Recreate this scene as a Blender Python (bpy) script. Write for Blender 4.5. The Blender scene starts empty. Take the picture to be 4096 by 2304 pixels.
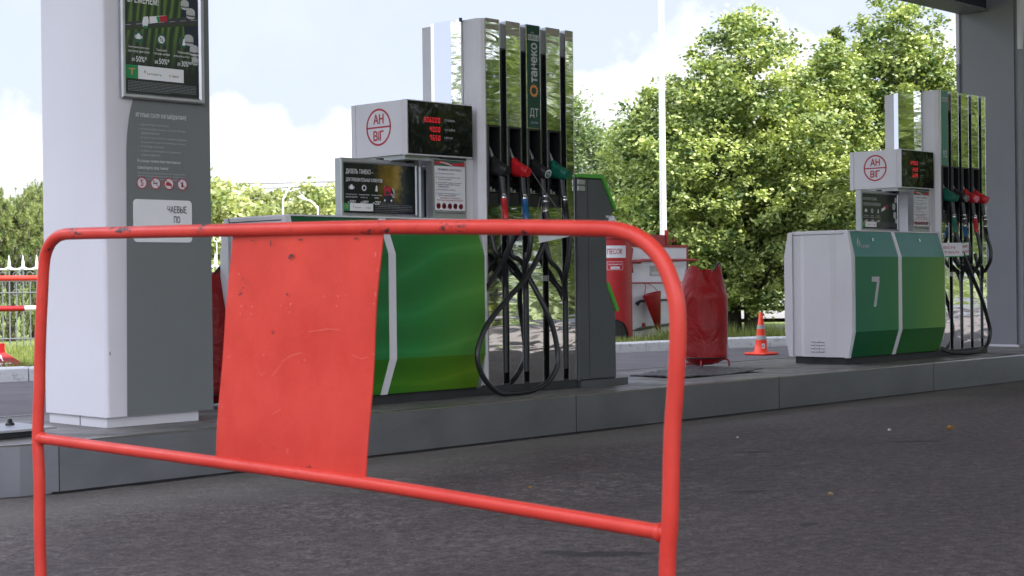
import bpy, math, random
import numpy as np
from mathutils import Vector, Matrix
R = math.radians
random.seed(7)
RNG = np.random.default_rng(11)
SC = bpy.context.scene
COL = SC.collection

# ------------------------------------------------------------------ camera
F, YAW, PITCH, ROLL, H = 6311.68, R(46.013), R(-.2377), R(-.6834), .92
FW = Vector((math.sin(YAW) * math.cos(PITCH), math.cos(YAW) * math.cos(PITCH), math.sin(PITCH)))
R0 = Vector((math.cos(YAW), -math.sin(YAW), 0)); U0 = R0.cross(FW)
RR = R0 * math.cos(ROLL) + U0 * math.sin(ROLL); UU = -R0 * math.sin(ROLL) + U0 * math.cos(ROLL)
cd = bpy.data.cameras.new('camera'); cam = bpy.data.objects.new('camera', cd); COL.objects.link(cam)
M = Matrix.Identity(4)
for i in range(3):
    M[i][0] = RR[i]; M[i][1] = UU[i]; M[i][2] = -FW[i]
M[2][3] = H
cam.matrix_world = M
cd.sensor_width = 36; cd.lens = F / 4096 * 36
cd.clip_start = .05; cd.clip_end = 3000
cd.dof.use_dof = True; cd.dof.focus_distance = 9.6; cd.dof.aperture_fstop = 9
SC.camera = cam

def P(u, v, d):
    "world point seen at display coordinates (2576 wide) at depth d"
    u *= 4096 / 2576; v *= 4096 / 2576
    q = FW + RR * ((u - 2048) / F) - UU * ((v - 1152) / F)
    return Vector((0, 0, H)) + q * d

# ------------------------------------------------------------------ light
SUN = Vector((.30, -.78, 1.0)).normalized()
EL = math.asin(SUN.z)
sl = bpy.data.lights.new('sun', 'SUN'); sl.energy = 5.0; sl.angle = R(.5); sl.color = (1, .955, .88)
so = bpy.data.objects.new('sun', sl); COL.objects.link(so)
so.rotation_euler = (-SUN).to_track_quat('-Z', 'Y').to_euler()
W = bpy.data.worlds.new('World'); SC.world = W; W.use_nodes = True
wn, wl = W.node_tree.nodes, W.node_tree.links
wn.clear()
wo = wn.new('ShaderNodeOutputWorld'); bg = wn.new('ShaderNodeBackground'); bg.inputs[1].default_value = .14
sky = wn.new('ShaderNodeTexSky'); sky.sky_type = 'NISHITA'; sky.sun_disc = False
sky.sun_elevation = EL; sky.sun_rotation = math.atan2(SUN.x, SUN.y); sky.air_density = 1.0; sky.dust_density = 1.6; sky.ozone_density = 1.4
tc = wn.new('ShaderNodeTexCoord')
nz = wn.new('ShaderNodeTexNoise'); nz.inputs['Scale'].default_value = 24; nz.inputs['Detail'].default_value = 9; nz.inputs['Roughness'].default_value = .56
wl.new(tc.outputs['Generated'], nz.inputs['Vector'])
def wmath(op, a, b=None, c=None, clamp=False):
    n = wn.new('ShaderNodeMath'); n.operation = op; n.use_clamp = clamp
    for k, x in enumerate((a, b, c)):
        if x is None: continue
        if isinstance(x, (int, float)): n.inputs[k].default_value = x
        else: wl.new(x, n.inputs[k])
    return n.outputs[0]
cloud = None
for (u, v, rad) in ((555, 345, .026), (600, 395, .030), (680, 425, .032), (760, 430, .028), (850, 430, .03), (640, 450, .035), (780, 470, .04), (900, 470, .05), (20, 430, .04),
                    (1490, 250, .018), (1540, 240, .016), (1640, 185, .014), (1690, 195, .020), (1740, 220, .02), (1600, 255, .026), (1480, 290, .03), (1900, 420, .1), (2400, 330, .08),
                    (-900, 300, .16), (-1800, 100, .2), (3300, 200, .12)):
    d = (P(u, v, 1) - Vector((0, 0, H))).normalized()
    dn = wn.new('ShaderNodeVectorMath'); dn.operation = 'DISTANCE'; wl.new(tc.outputs['Generated'], dn.inputs[0]); dn.inputs[1].default_value = d
    m = wmath('SUBTRACT', 1, wmath('DIVIDE', dn.outputs['Value'], rad))
    cloud = m if cloud is None else wmath('MAXIMUM', cloud, m)
nb = wmath('MULTIPLY', wmath('SUBTRACT', nz.outputs['Fac'], .5), 1.5)
cf = wmath('MULTIPLY', wmath('ADD', cloud, wmath('ADD', nb, .0)), 2.4, clamp=True)
nz2 = wn.new('ShaderNodeTexNoise'); nz2.inputs['Scale'].default_value = 2.2; nz2.inputs['Detail'].default_value = 8; nz2.inputs['Roughness'].default_value = .6
wl.new(tc.outputs['Generated'], nz2.inputs['Vector'])
cf2 = wmath('MULTIPLY', wmath('SUBTRACT', nz2.outputs['Fac'], .5), 2.2, clamp=True)
fill_cloud = None  # very bright clouds added out of frame, to put more light under the canopy
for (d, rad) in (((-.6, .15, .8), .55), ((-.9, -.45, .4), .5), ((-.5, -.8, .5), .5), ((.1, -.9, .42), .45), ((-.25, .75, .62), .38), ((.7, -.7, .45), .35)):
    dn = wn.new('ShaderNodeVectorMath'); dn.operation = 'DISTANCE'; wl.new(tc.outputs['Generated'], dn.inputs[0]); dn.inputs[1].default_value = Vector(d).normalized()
    m = wmath('SUBTRACT', 1, wmath('DIVIDE', dn.outputs['Value'], rad)); fill_cloud = m if fill_cloud is None else wmath('MAXIMUM', fill_cloud, m)
cfb = wmath('MULTIPLY', wmath('ADD', fill_cloud, wmath('MULTIPLY', nb, .8)), 3.0, clamp=True)
cff = wmath('MAXIMUM', wmath('MULTIPLY', cf, .9), wmath('MULTIPLY', cf2, .5), clamp=True)
mx = wn.new('ShaderNodeMix'); mx.data_type = 'RGBA'
mt = wn.new('ShaderNodeMix'); mt.data_type = 'RGBA'; mt.inputs['Factor'].default_value = .9; wl.new(sky.outputs[0], mt.inputs['A']); mt.inputs['B'].default_value = (2.62, 2.82, 3.62, 1)
wl.new(cff, mx.inputs['Factor']); wl.new(mt.outputs['Result'], mx.inputs['A']); mx.inputs['B'].default_value = (4.6, 4.65, 4.85, 1)
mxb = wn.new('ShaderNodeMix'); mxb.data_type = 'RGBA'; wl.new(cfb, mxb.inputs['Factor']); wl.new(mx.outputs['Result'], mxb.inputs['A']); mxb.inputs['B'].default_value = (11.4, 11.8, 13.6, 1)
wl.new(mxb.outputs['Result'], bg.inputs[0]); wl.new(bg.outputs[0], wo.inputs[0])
SC.view_settings.view_transform = 'Standard'; SC.view_settings.look = 'None'
SC.view_settings.exposure = 1.15; SC.view_settings.gamma = 1
SC.render.engine = 'CYCLES'
SC.cycles.max_bounces = 9; SC.cycles.diffuse_bounces = 4; SC.cycles.glossy_bounces = 5; SC.cycles.transmission_bounces = 5; SC.cycles.transparent_max_bounces = 6
SC.cycles.sample_clamp_indirect = 6; SC.cycles.use_denoising = True

# ------------------------------------------------------------------ materials
def srgb(r, g, b):
    return tuple(((c / 255) / 12.92 if c / 255 <= .04045 else ((c / 255 + .055) / 1.055) ** 2.4) for c in (r, g, b)) + (1,)
class NT:
    def __init__(s, name):
        s.m = bpy.data.materials.new(name); s.m.use_nodes = True
        s.n, s.l = s.m.node_tree.nodes, s.m.node_tree.links
        s.p = s.n['Principled BSDF']; s.tc = None
    def co(s, which='Object'):
        if not s.tc: s.tc = s.n.new('ShaderNodeTexCoord')
        return s.tc.outputs[which]
    def mapping(s, scale=(1, 1, 1), rot=(0, 0, 0), src='Object'):
        m = s.n.new('ShaderNodeMapping'); m.inputs['Scale'].default_value = scale; m.inputs['Rotation'].default_value = rot
        s.l.new(s.co(src), m.inputs[0]); return m.outputs[0]
    def noise(s, scale, detail=4, rough=.55, vec=None, dist=0):
        n = s.n.new('ShaderNodeTexNoise'); n.inputs['Scale'].default_value = scale; n.inputs['Detail'].default_value = detail
        n.inputs['Roughness'].default_value = rough; n.inputs['Distortion'].default_value = dist
        s.l.new(vec or s.co(), n.inputs['Vector']); return n.outputs['Fac']
    def ramp(s, f, stops):
        r = s.n.new('ShaderNodeValToRGB'); e = r.color_ramp.elements
        while len(e) < len(stops): e.new(.5)
        for k, (p, c) in enumerate(stops):
            e[k].position = p; e[k].color = c if len(c) == 4 else (*c, 1)
        s.l.new(f, r.inputs[0]); return r.outputs[0]
    def mix(s, f, a, b, mode='MIX'):
        m = s.n.new('ShaderNodeMix'); m.data_type = 'RGBA'; m.blend_type = mode
        for k, x in (('Factor', f), ('A', a), ('B', b)):
            if isinstance(x, (int, float, tuple)): m.inputs[k].default_value = x
            else: s.l.new(x, m.inputs[k])
        return m.outputs['Result']
    def math(s, op, a, b=0, clamp=False):
        m = s.n.new('ShaderNodeMath'); m.operation = op; m.use_clamp = clamp
        for k, x in enumerate((a, b)):
            if isinstance(x, (int, float)): m.inputs[k].default_value = x
            else: s.l.new(x, m.inputs[k])
        return m.outputs[0]
    def sep(s, vec=None):
        x = s.n.new('ShaderNodeSeparateXYZ'); s.l.new(vec or s.co(), x.inputs[0]); return x.outputs
    def set(s, k, v):
        if isinstance(v, (int, float, tuple)): s.p.inputs[k].default_value = v
        else: s.l.new(v, s.p.inputs[k])
    def bump(s, h, strength, dist=.01):
        b = s.n.new('ShaderNodeBump'); b.inputs['Strength'].default_value = strength; b.inputs['Distance'].default_value = dist
        s.l.new(h, b.inputs['Height']); s.l.new(b.outputs[0], s.p.inputs['Normal'])
def mat(name, col, rough=.5, metal=0, var=.12, vs=6, bump=0, bs=60, spec=.5, coat=0):
    t = NT(name)
    f = t.noise(vs, 5, .6)
    a = tuple(max(0, c * (1 - var)) for c in col[:3]) + (1,); b = tuple(min(1, c * (1 + var)) for c in col[:3]) + (1,)
    t.set('Base Color', t.ramp(f, [(.3, a), (.7, b)]))
    t.set('Roughness', rough); t.set('Metallic', metal); t.set('Specular IOR Level', spec)
    if coat: t.set('Coat Weight', coat); t.set('Coat Roughness', .15)
    if bump: t.bump(t.noise(bs, 4), bump, .004)
    return t.m
def flat(name, col, rough=.55): return mat(name, col, rough, var=.03)
MW = mat('white_paint', (.60, .59, .62, 1), .38, var=.04, vs=3, bump=.05, bs=220)
MGREYP = mat('grey_enamel', (.155, .162, .17, 1), .42, var=.05, vs=3, bump=.05, bs=220)
MCOL = mat('column_white', (.62, .605, .655, 1), .36, var=.03, vs=2, bump=.04, bs=300)
MCOLG = mat('column_grey', (.145, .158, .163, 1), .40, var=.04, vs=2, bump=.04, bs=300)
MCOLB = mat('column_mid_grey', (.20, .205, .225, 1), .38, var=.05, vs=2)  # mid grey of the far column's panels and trims
MBINB = mat('bin_grey', (.062, .067, .072, 1), .5, var=.08, vs=5, bump=.2, bs=300)
MBLACK = mat('black_plastic', (.012, .012, .014, 1), .42, var=.2)
MBLACKG = mat('black_gloss', (.008, .008, .010, 1), .12, var=.2)
MRUB = mat('black_rubber', (.012, .013, .015, 1), .38, var=.3, vs=20, bump=.1, bs=90)
MPLINTH = mat('plinth_dark', (.02, .02, .022, 1), .6, var=.3, vs=8)
MSTEEL = mat('steel_trim', (.55, .56, .58, 1), .25, 1, var=.08)
MALU = mat('brushed_aluminium', (.42, .43, .45, 1), .38, .85, var=.08, vs=12)
MCHR = NT('mirror_steel')
MCHR.set('Base Color', (.86, .87, .88, 1)); MCHR.set('Metallic', 1.0); MCHR.set('Roughness', .03)
MCHR.bump(MCHR.noise(2.2, 2, .5, MCHR.mapping((1.0, 1.0, 4.5)), .4), .07, .02); MCHR = MCHR.m
MRED = mat('red_plastic', (.48, .012, .018, 1), .35, var=.08)
MGRN = mat('green_plastic', (.004, .11, .07, 1), .4, var=.1)
MBLU = mat('blue_sleeve', (.006, .08, .20, 1), .4, var=.1)
MREDS = mat('red_sleeve', (.42, .012, .016, 1), .4, var=.1)
MLIME = mat('lime_edge', (.06, .30, .03, 1), .35, var=.06)
MWHT = flat('print_white', (.72, .72, .74, 1), .4)
MPAP = flat('paper_white', (.62, .63, .66, 1), .6)
MINK = flat('ink_dark', (.02, .022, .03, 1), .5)
MINKG = flat('ink_green', (.02, .09, .06, 1), .5)
MREDI = flat('ink_red', (.40, .012, .035, 1), .5)
MGRNI = flat('print_green', (.01, .22, .07, 1), .5)
MGOLD = flat('print_gold', (.60, .26, .08, 1), .5)
MSILV = flat('print_silver', (.42, .43, .45, 1), .4)
MDIM = flat('print_dim', (.17, .175, .185, 1), .4)
MDG = mat('panel_dark_green', (.004, .045, .032, 1), .3, var=.15, vs=20)
MG92 = mat('panel_green', (.006, .16, .10, 1), .3, var=.08, vs=3)
MCONC = mat('concrete', (.25, .24, .235, 1), .85, var=.25, vs=6, bump=.5, bs=80)
MWK = NT('whitewashed_kerb')
MWK.set('Base Color', MWK.mix(MWK.ramp(MWK.noise(14, 6, .7), [(.56, (0, 0, 0)), (.68, (1, 1, 1))]), (.66, .67, .69, 1), (.36, .36, .36, 1))); MWK.set('Roughness', .85)
MWK.bump(MWK.noise(25, 6, .7), .6, .02); MWK = MWK.m
def led():
    t = NT('red_led'); t.set('Base Color', (.3, .01, .02, 1)); t.set('Emission Color', (1, .03, .05, 1)); t.set('Emission Strength', .42); return t.m
MLED = led()
def glassblack():
    t = NT('display_glass'); t.set('Base Color', (.006, .007, .010, 1)); t.set('Roughness', .03); t.set('Specular IOR Level', .5)
    t.bump(t.noise(5, 2), .12, .01); return t.m
MDISP = glassblack()
# barrier paint: glossy orange-red enamel with chips and scuffs
def barrier_paint(name, scuff=True):
    t = NT(name)
    base = t.ramp(t.noise(5, 5, .6), [(.25, srgb(194, 50, 40)), (.75, srgb(214, 68, 54))])
    base = t.mix(t.math('MULTIPLY', t.ramp(t.noise(11, 6, .7, t.mapping((1, 1, .35))), [(.52, (0, 0, 0)), (.72, (1, 1, 1))]), .35), base, srgb(196, 34, 34))
    x, y, z = t.sep(); top = t.math('GREATER_THAN', z, 1.0 if not scuff else 5)
    n = t.noise(15, 6, .72, t.mapping((1, .55, 1)))
    ch = t.ramp(t.math('ADD', n, t.math('MULTIPLY', top, .055)), [(.668, (0, 0, 0)), (.678, (1, 1, 1))])
    rim = t.ramp(t.math('ADD', n, t.math('MULTIPLY', top, .055)), [(.645, (0, 0, 0)), (.665, (1, 1, 1))])
    c = t.mix(t.math('MULTIPLY', rim, .5), base, srgb(120, 30, 30)); c = t.mix(ch, c, (.035, .025, .028, 1))
    if scuff:
        sc = t.ramp(t.noise(42, 6, .8, t.mapping((1, .6, 1.4))), [(.64, (0, 0, 0)), (.70, (1, 1, 1))])
        c = t.mix(t.math('MULTIPLY', sc, .45), c, srgb(246, 150, 140))
    t.set('Base Color', c); t.set('Roughness', t.ramp(t.noise(9, 5), [(.3, (.30, .30, .30)), (.7, (.5, .5, .5))])); t.set('Specular IOR Level', .4)
    t.bump(t.math('SUBTRACT', t.noise(28, 5), t.math('MULTIPLY', ch, .6)), .25, .004); return t.m
MBAR = barrier_paint('barrier_enamel', False)
MBARP = barrier_paint('barrier_plate_enamel', True)
MTARP = NT('red_tarpaulin')
MTARP.set('Base Color', MTARP.ramp(MTARP.noise(4, 4), [(.3, srgb(126, 6, 12)), (.7, srgb(148, 10, 16))])); MTARP.set('Roughness', .40); MTARP.set('Specular IOR Level', .3)
MTARP.bump(MTARP.noise(2.6, 5, .55, MTARP.mapping((1, 1, .8)), .5), 1.0, .07); MTARP = MTARP.m
MREDE = mat('red_enamel', srgb(150, 18, 26), .4, var=.12, vs=5, bump=.25, bs=40)
MREDB = mat('sand_bin_red', srgb(160, 24, 28), .42, var=.12, vs=4, bump=.3, bs=30)
MORG = mat('cone_orange', srgb(232, 62, 30), .5, var=.06)
MREFL = mat('reflective_band', (.34, .35, .34, 1), .35, var=.15, vs=30)
MBOARD = mat('board_white', (.70, .71, .76, 1), .6, var=.08, vs=3, bump=.1, bs=30)

def asphalt():
    t = NT('asphalt')
    x, y, z = t.sep()
    fine = t.noise(70, 4, .85); coarse = t.noise(19, 6, .8); mid = t.noise(6, 6, .7); big = t.noise(.8, 5, .6, t.mapping((.5, 1.0, 1)))
    base = t.ramp(t.math('ADD', t.math('MULTIPLY', fine, .5), t.math('MULTIPLY', coarse, .5)), [(.38, (.016, .013, .014)), (.46, (.060, .049, .050)), (.55, (.122, .100, .100)), (.64, (.30, .25, .245))])
    base = t.mix(1, base, t.ramp(mid, [(.3, (.72, .70, .72)), (.7, (1.22, 1.2, 1.2))]), 'MULTIPLY')
    base = t.mix(1, base, t.ramp(big, [(.3, (.68, .66, .70)), (.7, (1.2, 1.16, 1.14))]), 'MULTIPLY')
    ap = t.math('ADD', y, t.math('MULTIPLY', t.math('SUBTRACT', t.noise(1.3, 6, .65), .5), .9))
    near = t.math('SUBTRACT', 1, t.math('MULTIPLY', t.math('ABSOLUTE', t.math('SUBTRACT', x, 4.2)), .21), True)
    sh = t.math('SUBTRACT', ap, t.math('MULTIPLY', t.math('SUBTRACT', 1, near), .45))
    def mr(v, a, b):
        m = t.n.new('ShaderNodeMapRange'); m.inputs['From Min'].default_value = a; m.inputs['From Max'].default_value = b; t.l.new(v, m.inputs[0]); return m.outputs[0]
    conc = t.ramp(t.noise(38, 6, .75), [(.25, (.10, .093, .085)), (.6, (.19, .175, .16)), (.85, (.26, .245, .225))])
    c = t.mix(t.math('MULTIPLY', mr(sh, 5.25, 5.8), .85), base, conc)
    # worn flecks where cement paste is left between the stones
    fl = t.ramp(t.math('ADD', t.math('MULTIPLY', t.noise(44, 4, .8), .5), t.math('MULTIPLY', t.noise(13, 6, .8), .5)), [(.505, (0, 0, 0)), (.56, (1, 1, 1))])
    zone = t.math('MULTIPLY', mr(ap, 2.6, 4.6), t.ramp(t.noise(1.4, 6, .7), [(.42, (0, 0, 0)), (.56, (1, 1, 1))]))
    fm = t.math('MULTIPLY', t.math('MULTIPLY', fl, zone), t.math('ADD', t.math('MULTIPLY', near, .8), .15), True)
    c = t.mix(fm, c, (.24, .215, .205, 1))
    st = t.ramp(t.noise(4.6, 5, .75, t.mapping((.6, 1.1, 1), (0, 0, .7))), [(.64, (0, 0, 0)), (.70, (1, 1, 1))])
    c = t.mix(t.math('MULTIPLY', st, .7), c, (.022, .019, .021, 1))
    def spot(px, py, rx_, ry_, ang):
        vm = t.n.new('ShaderNodeMapping'); vm.vector_type = 'TEXTURE'; vm.inputs['Location'].default_value = (px, py, 0); vm.inputs['Rotation'].default_value = (0, 0, ang); vm.inputs['Scale'].default_value = (rx_, ry_, 1); t.l.new(t.co(), vm.inputs[0])
        ln = t.n.new('ShaderNodeVectorMath'); ln.operation = 'LENGTH'; t.l.new(vm.outputs[0], ln.inputs[0]); return t.math('SUBTRACT', 1.15, t.math('ADD', ln.outputs['Value'], t.math('MULTIPLY', t.math('SUBTRACT', mid, .5), 2.2)))
    sp = None
    for a in OIL:
        q = spot(*a); sp = q if sp is None else t.math('MAXIMUM', sp, q)
    c = t.mix(t.math('MULTIPLY', t.math('MULTIPLY', sp, 3.5, True), .8), c, (.016, .014, .016, 1))
    jn = t.math('LESS_THAN', t.math('ABSOLUTE', t.math('SUBTRACT', t.math('ADD', x, t.math('MULTIPLY', y, .75)), t.math('ADD', 9.15, t.math('MULTIPLY', mid, .05)))), .006)
    c = t.mix(t.math('MULTIPLY', jn, .6), c, (.03, .027, .028, 1))
    t.set('Base Color', c); t.set('Roughness', t.ramp(mid, [(.2, (.55, .55, .55)), (.8, (.85, .85, .85))]))
    t.bump(t.math('ADD', t.math('MULTIPLY', fine, .5), coarse), 1.0, .016); return t.m
OIL = ((4.02, 3.46, .17, .05, -.76), (3.95, 3.60, .06, .035, -.7), (5.6, 4.0, .10, .04, -.6), (6.9, 4.9, .12, .04, -.7), (7.9, 4.5, .16, .05, -.8), (5.0, 3.3, .05, .03, 0))
MASPH = asphalt()
def laneasph():
    t = NT('lane_asphalt')
    c = t.ramp(t.noise(120, 3, .7), [(.25, (.065, .062, .066)), (.75, (.17, .16, .172))])
    c = t.mix(.8, c, t.ramp(t.noise(2, 5), [(.3, (.75, .75, .78)), (.7, (1.15, 1.15, 1.15))]), 'MULTIPLY')
    t.set('Base Color', c); t.set('Roughness', .85); t.bump(t.noise(110, 3), .8, .01); return t.m
MLANE = laneasph()
MPAVE = mat('far_road_asphalt', (.19, .185, .18, 1), .9, var=.15, vs=2)
def islandmat():
    t = NT('island_concrete')
    c = t.ramp(t.noise(5, 7, .7, t.mapping((.7, 1.6, 1))), [(.25, (.085, .078, .075)), (.5, (.15, .142, .138)), (.75, (.24, .235, .24))])
    c = t.mix(.7, c, t.ramp(t.noise(45, 5, .7), [(.3, (.7, .7, .7)), (.7, (1.15, 1.15, 1.15))]), 'MULTIPLY')
    t.set('Base Color', c); t.set('Roughness', t.ramp(t.noise(3, 4), [(.35, (.38, .38, .38)), (.65, (.75, .75, .75))])); t.bump(t.noise(60, 5), .35, .006); return t.m
MISL = islandmat()
def kerbmetal():
    t = NT('kerb_steel')
    c = t.ramp(t.noise(2.5, 7, .7, t.mapping((1, 1, 2))), [(.3, (.265, .27, .30)), (.7, (.32, .325, .355))])
    c = t.mix(.12, c, t.ramp(t.noise(40, 6, .8), [(.3, (.7, .7, .7)), (.7, (1.1, 1.1, 1.1))]), 'MULTIPLY')
    t.set('Base Color', c); t.set('Metallic', 1.0); t.set('Roughness', t.ramp(t.noise(5, 6, .7), [(.3, (.34, .34, .34)), (.7, (.44, .44, .44))]))
    t.bump(t.noise(1.1, 2), .35, .012); return t.m
MKERB = kerbmetal()
def grassmat(name, a, b, sc=3):
    t = NT(name); t.set('Base Color', t.ramp(t.noise(sc, 6, .65), [(.3, a), (.7, b)])); t.set('Roughness', .8); t.bump(t.noise(60, 4), .8, .03); return t.m
MLAWN = grassmat('lawn_ground', (.085, .13, .025), (.20, .24, .06))
def leafmat(name, dark, light, trans=.35):
    t = NT(name)
    a = t.n.new('ShaderNodeAttribute'); a.attribute_name = 'tint'
    c = t.ramp(a.outputs['Fac'], [(0, dark), (.55, tuple((x + y) / 2 for x, y in zip(dark, light))), (1, light)])
    t.set('Base Color', c); t.set('Roughness', .5); t.set('Specular IOR Level', .35)
    tr = t.n.new('ShaderNodeBsdfTranslucent'); t.l.new(t.mix(1, c, (1.15, 1.2, .6, 1), 'MULTIPLY'), tr.inputs[0])
    ms = t.n.new('ShaderNodeMixShader'); ms.inputs[0].default_value = trans
    t.l.new(t.p.outputs[0], ms.inputs[1]); t.l.new(tr.outputs[0], ms.inputs[2])
    t.l.new(ms.outputs[0], t.n['Material Output'].inputs[0]); return t.m
MLEAF = leafmat('linden_leaves', (.018, .068, .016), (.56, .64, .23), .22)
MLEAFD = leafmat('dense_leaves', (.035, .095, .018), (.26, .33, .09))
MLEAFB = leafmat('birch_leaves', (.07, .13, .05), (.28, .34, .17))
MLEAFY = leafmat('lime_green_leaves', (.12, .22, .03), (.42, .50, .12))
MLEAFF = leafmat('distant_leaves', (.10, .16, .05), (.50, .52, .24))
MLEAFW = leafmat('weeping_leaves', (.018, .07, .015), (.36, .42, .14), .4)
MNEED = leafmat('pine_needles', (.06, .11, .03), (.36, .40, .14), .15)
MBLADE = leafmat('grass_blades', (.07, .14, .025), (.36, .38, .13))
MBARK = mat('bark', (.045, .035, .028, 1), .9, var=.4, vs=18, bump=.8, bs=25)
MBIRCHB = mat('birch_bark', (.42, .38, .34, 1), .8, var=.3, vs=12)

# ------------------------------------------------------------------ mesh helpers
class MB:
    def __init__(s): s.v = []; s.f = []; s.mi = []; s.mats = []; s.sm = []
    def slot(s, m):
        if m is None: return 0
        if m not in s.mats: s.mats.append(m)
        return s.mats.index(m)
    def add(s, vs, fs, m=None, smooth=False):
        o = len(s.v); s.v += [tuple(v) for v in vs]; k = s.slot(m)
        for f in fs: s.f.append(tuple(i + o for i in f)); s.mi.append(k); s.sm.append(smooth)
        return s
    def box(s, a, b, m=None, bev=0):
        (x0, y0, z0), (x1, y1, z1) = a, b
        if bev <= 0:
            vs = [(x, y, z) for z in (z0, z1) for (x, y) in ((x0, y0), (x1, y0), (x1, y1), (x0, y1))]
            return s.add(vs, [(3, 2, 1, 0), (4, 5, 6, 7), (0, 1, 5, 4), (1, 2, 6, 5), (2, 3, 7, 6), (3, 0, 4, 7)], m)
        e = bev; vs = []
        for z, i in ((z0, e), (z0 + e, 0), (z1 - e, 0), (z1, e)):
            for (x, y) in ((x0 + e, y0 + i), (x1 - e, y0 + i), (x1 - i, y0 + e), (x1 - i, y1 - e), (x1 - e, y1 - i), (x0 + e, y1 - i), (x0 + i, y1 - e), (x0 + i, y0 + e)):
                vs.append((x, y, z))
        fs = [tuple(range(7, -1, -1)), tuple(range(24, 32))]
        for k in range(3):
            for j in range(8): fs.append((k * 8 + j, k * 8 + (j + 1) % 8, k * 8 + 8 + (j + 1) % 8, k * 8 + 8 + j))
        return s.add(vs, fs, m)
    def prism(s, poly, h0, h1, ax='z', m=None, smooth=False):
        "poly (a,b) extruded along ax; for x: (y,z), for y: (x,z), for z: (x,y)"
        n = len(poly)
        def mk(a, b, h): return {'z': (a, b, h), 'y': (a, h, b), 'x': (h, a, b)}[ax]
        vs = [mk(a, b, h0) for a, b in poly] + [mk(a, b, h1) for a, b in poly]
        fs = [tuple(range(n - 1, -1, -1)), tuple(range(n, 2 * n))]
        s.add(vs, fs, m)
        return s.add(vs, [(i, (i + 1) % n, n + (i + 1) % n, n + i) for i in range(n)], m, smooth)
    def tube(s, pts, r, m=None, seg=10, caps=True):
        pts = [Vector(p) for p in pts]; n = len(pts)
        rs = r if isinstance(r, (list, tuple)) else [r] * n
        vs = []; up = None
        for i, p in enumerate(pts):
            t = (pts[min(i + 1, n - 1)] - pts[max(i - 1, 0)]).normalized()
            if up is None: up = (Vector((0, 0, 1)) if abs(t.z) < .9 else Vector((1, 0, 0)))
            a = t.cross(up)
            if a.length < 1e-4: a = t.orthogonal()
            a.normalize(); b = a.cross(t).normalized(); up = b
            for k in range(seg):
                an = 2 * math.pi * k / seg; vs.append(p + (a * math.cos(an) + b * math.sin(an)) * rs[i])
        fs = [(i * seg + k, i * seg + (k + 1) % seg, (i + 1) * seg + (k + 1) % seg, (i + 1) * seg + k) for i in range(n - 1) for k in range(seg)]
        s.add(vs, fs, m, True)
        if caps: s.add(vs[:seg], [tuple(range(seg))], m); s.add(vs[-seg:], [tuple(range(seg - 1, -1, -1))], m)
        return s
    def lathe(s, prof, c=(0, 0, 0), seg=24, m=None, smooth=True):
        vs = [(c[0] + r * math.cos(2 * math.pi * k / seg), c[1] + r * math.sin(2 * math.pi * k / seg), c[2] + z) for r, z in prof for k in range(seg)]
        fs = [(i * seg + k, i * seg + (k + 1) % seg, (i + 1) * seg + (k + 1) % seg, (i + 1) * seg + k) for i in range(len(prof) - 1) for k in range(seg)]
        return s.add(vs, fs, m, smooth)
    def build(s, name, parent=None, m=None):
        me = bpy.data.meshes.new(name); me.from_pydata([tuple(v) for v in s.v], [], s.f)
        mats = s.mats if s.mats else [m]
        for x in mats: me.materials.append(x)
        if s.mats: me.polygons.foreach_set('material_index', s.mi)
        me.polygons.foreach_set('use_smooth', s.sm); me.update()
        o = bpy.data.objects.new(name, me); COL.objects.link(o)
        if parent:
            o.parent = parent; o.matrix_parent_inverse = Matrix.Translation(-parent.location) if parent.type == 'EMPTY' else Matrix.Identity(4)
        return o
def smoothpts(pts, n=8):
    pts = [Vector(p) for p in pts]; out = []
    for i in range(len(pts) - 1):
        p0, p1, p2, p3 = pts[max(i - 1, 0)], pts[i], pts[i + 1], pts[min(i + 2, len(pts) - 1)]
        for k in range(n):
            t = k / n
            out.append(.5 * ((2 * p1) + (p2 - p0) * t + (2 * p0 - 5 * p1 + 4 * p2 - p3) * t * t + (3 * p1 - p0 - 3 * p2 + p3) * t ** 3))
    out.append(pts[-1]); return out
def tag(o, label, cat, group=None, kind=None):
    if label: o['label'] = label
    if cat: o['category'] = cat
    if group: o['group'] = group
    if kind: o['kind'] = kind
    return o
def thing(name, loc, label, cat, group=None):
    o = bpy.data.objects.new(name, None); COL.objects.link(o); o.location = loc; o.empty_display_size = .1
    return tag(o, label, cat, group)
def structure(o, label=None):
    o['kind'] = 'structure'
    if label: o['label'] = label
    return o
_tc = {}
def textmesh(body, bold=0):
    k = (body, bold)
    if k not in _tc:
        c = bpy.data.curves.new('t', 'FONT'); c.body = body; c.offset = bold; c.resolution_u = 3
        o = bpy.data.objects.new('t', c); COL.objects.link(o); bpy.context.view_layer.update()
        me = bpy.data.meshes.new_from_object(o.evaluated_get(bpy.context.evaluated_depsgraph_get()))
        vs = [tuple(v.co) for v in me.vertices]; fs = [tuple(p.vertices) for p in me.polygons]
        bpy.data.objects.remove(o); bpy.data.curves.remove(c); bpy.data.meshes.remove(me)
        xs = [v[0] for v in vs]; ys = [v[1] for v in vs]
        _tc[k] = ([(v[0] - min(xs), v[1] - min(ys)) for v in vs], fs, max(xs) - min(xs), max(ys) - min(ys))
    return _tc[k]
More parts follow.
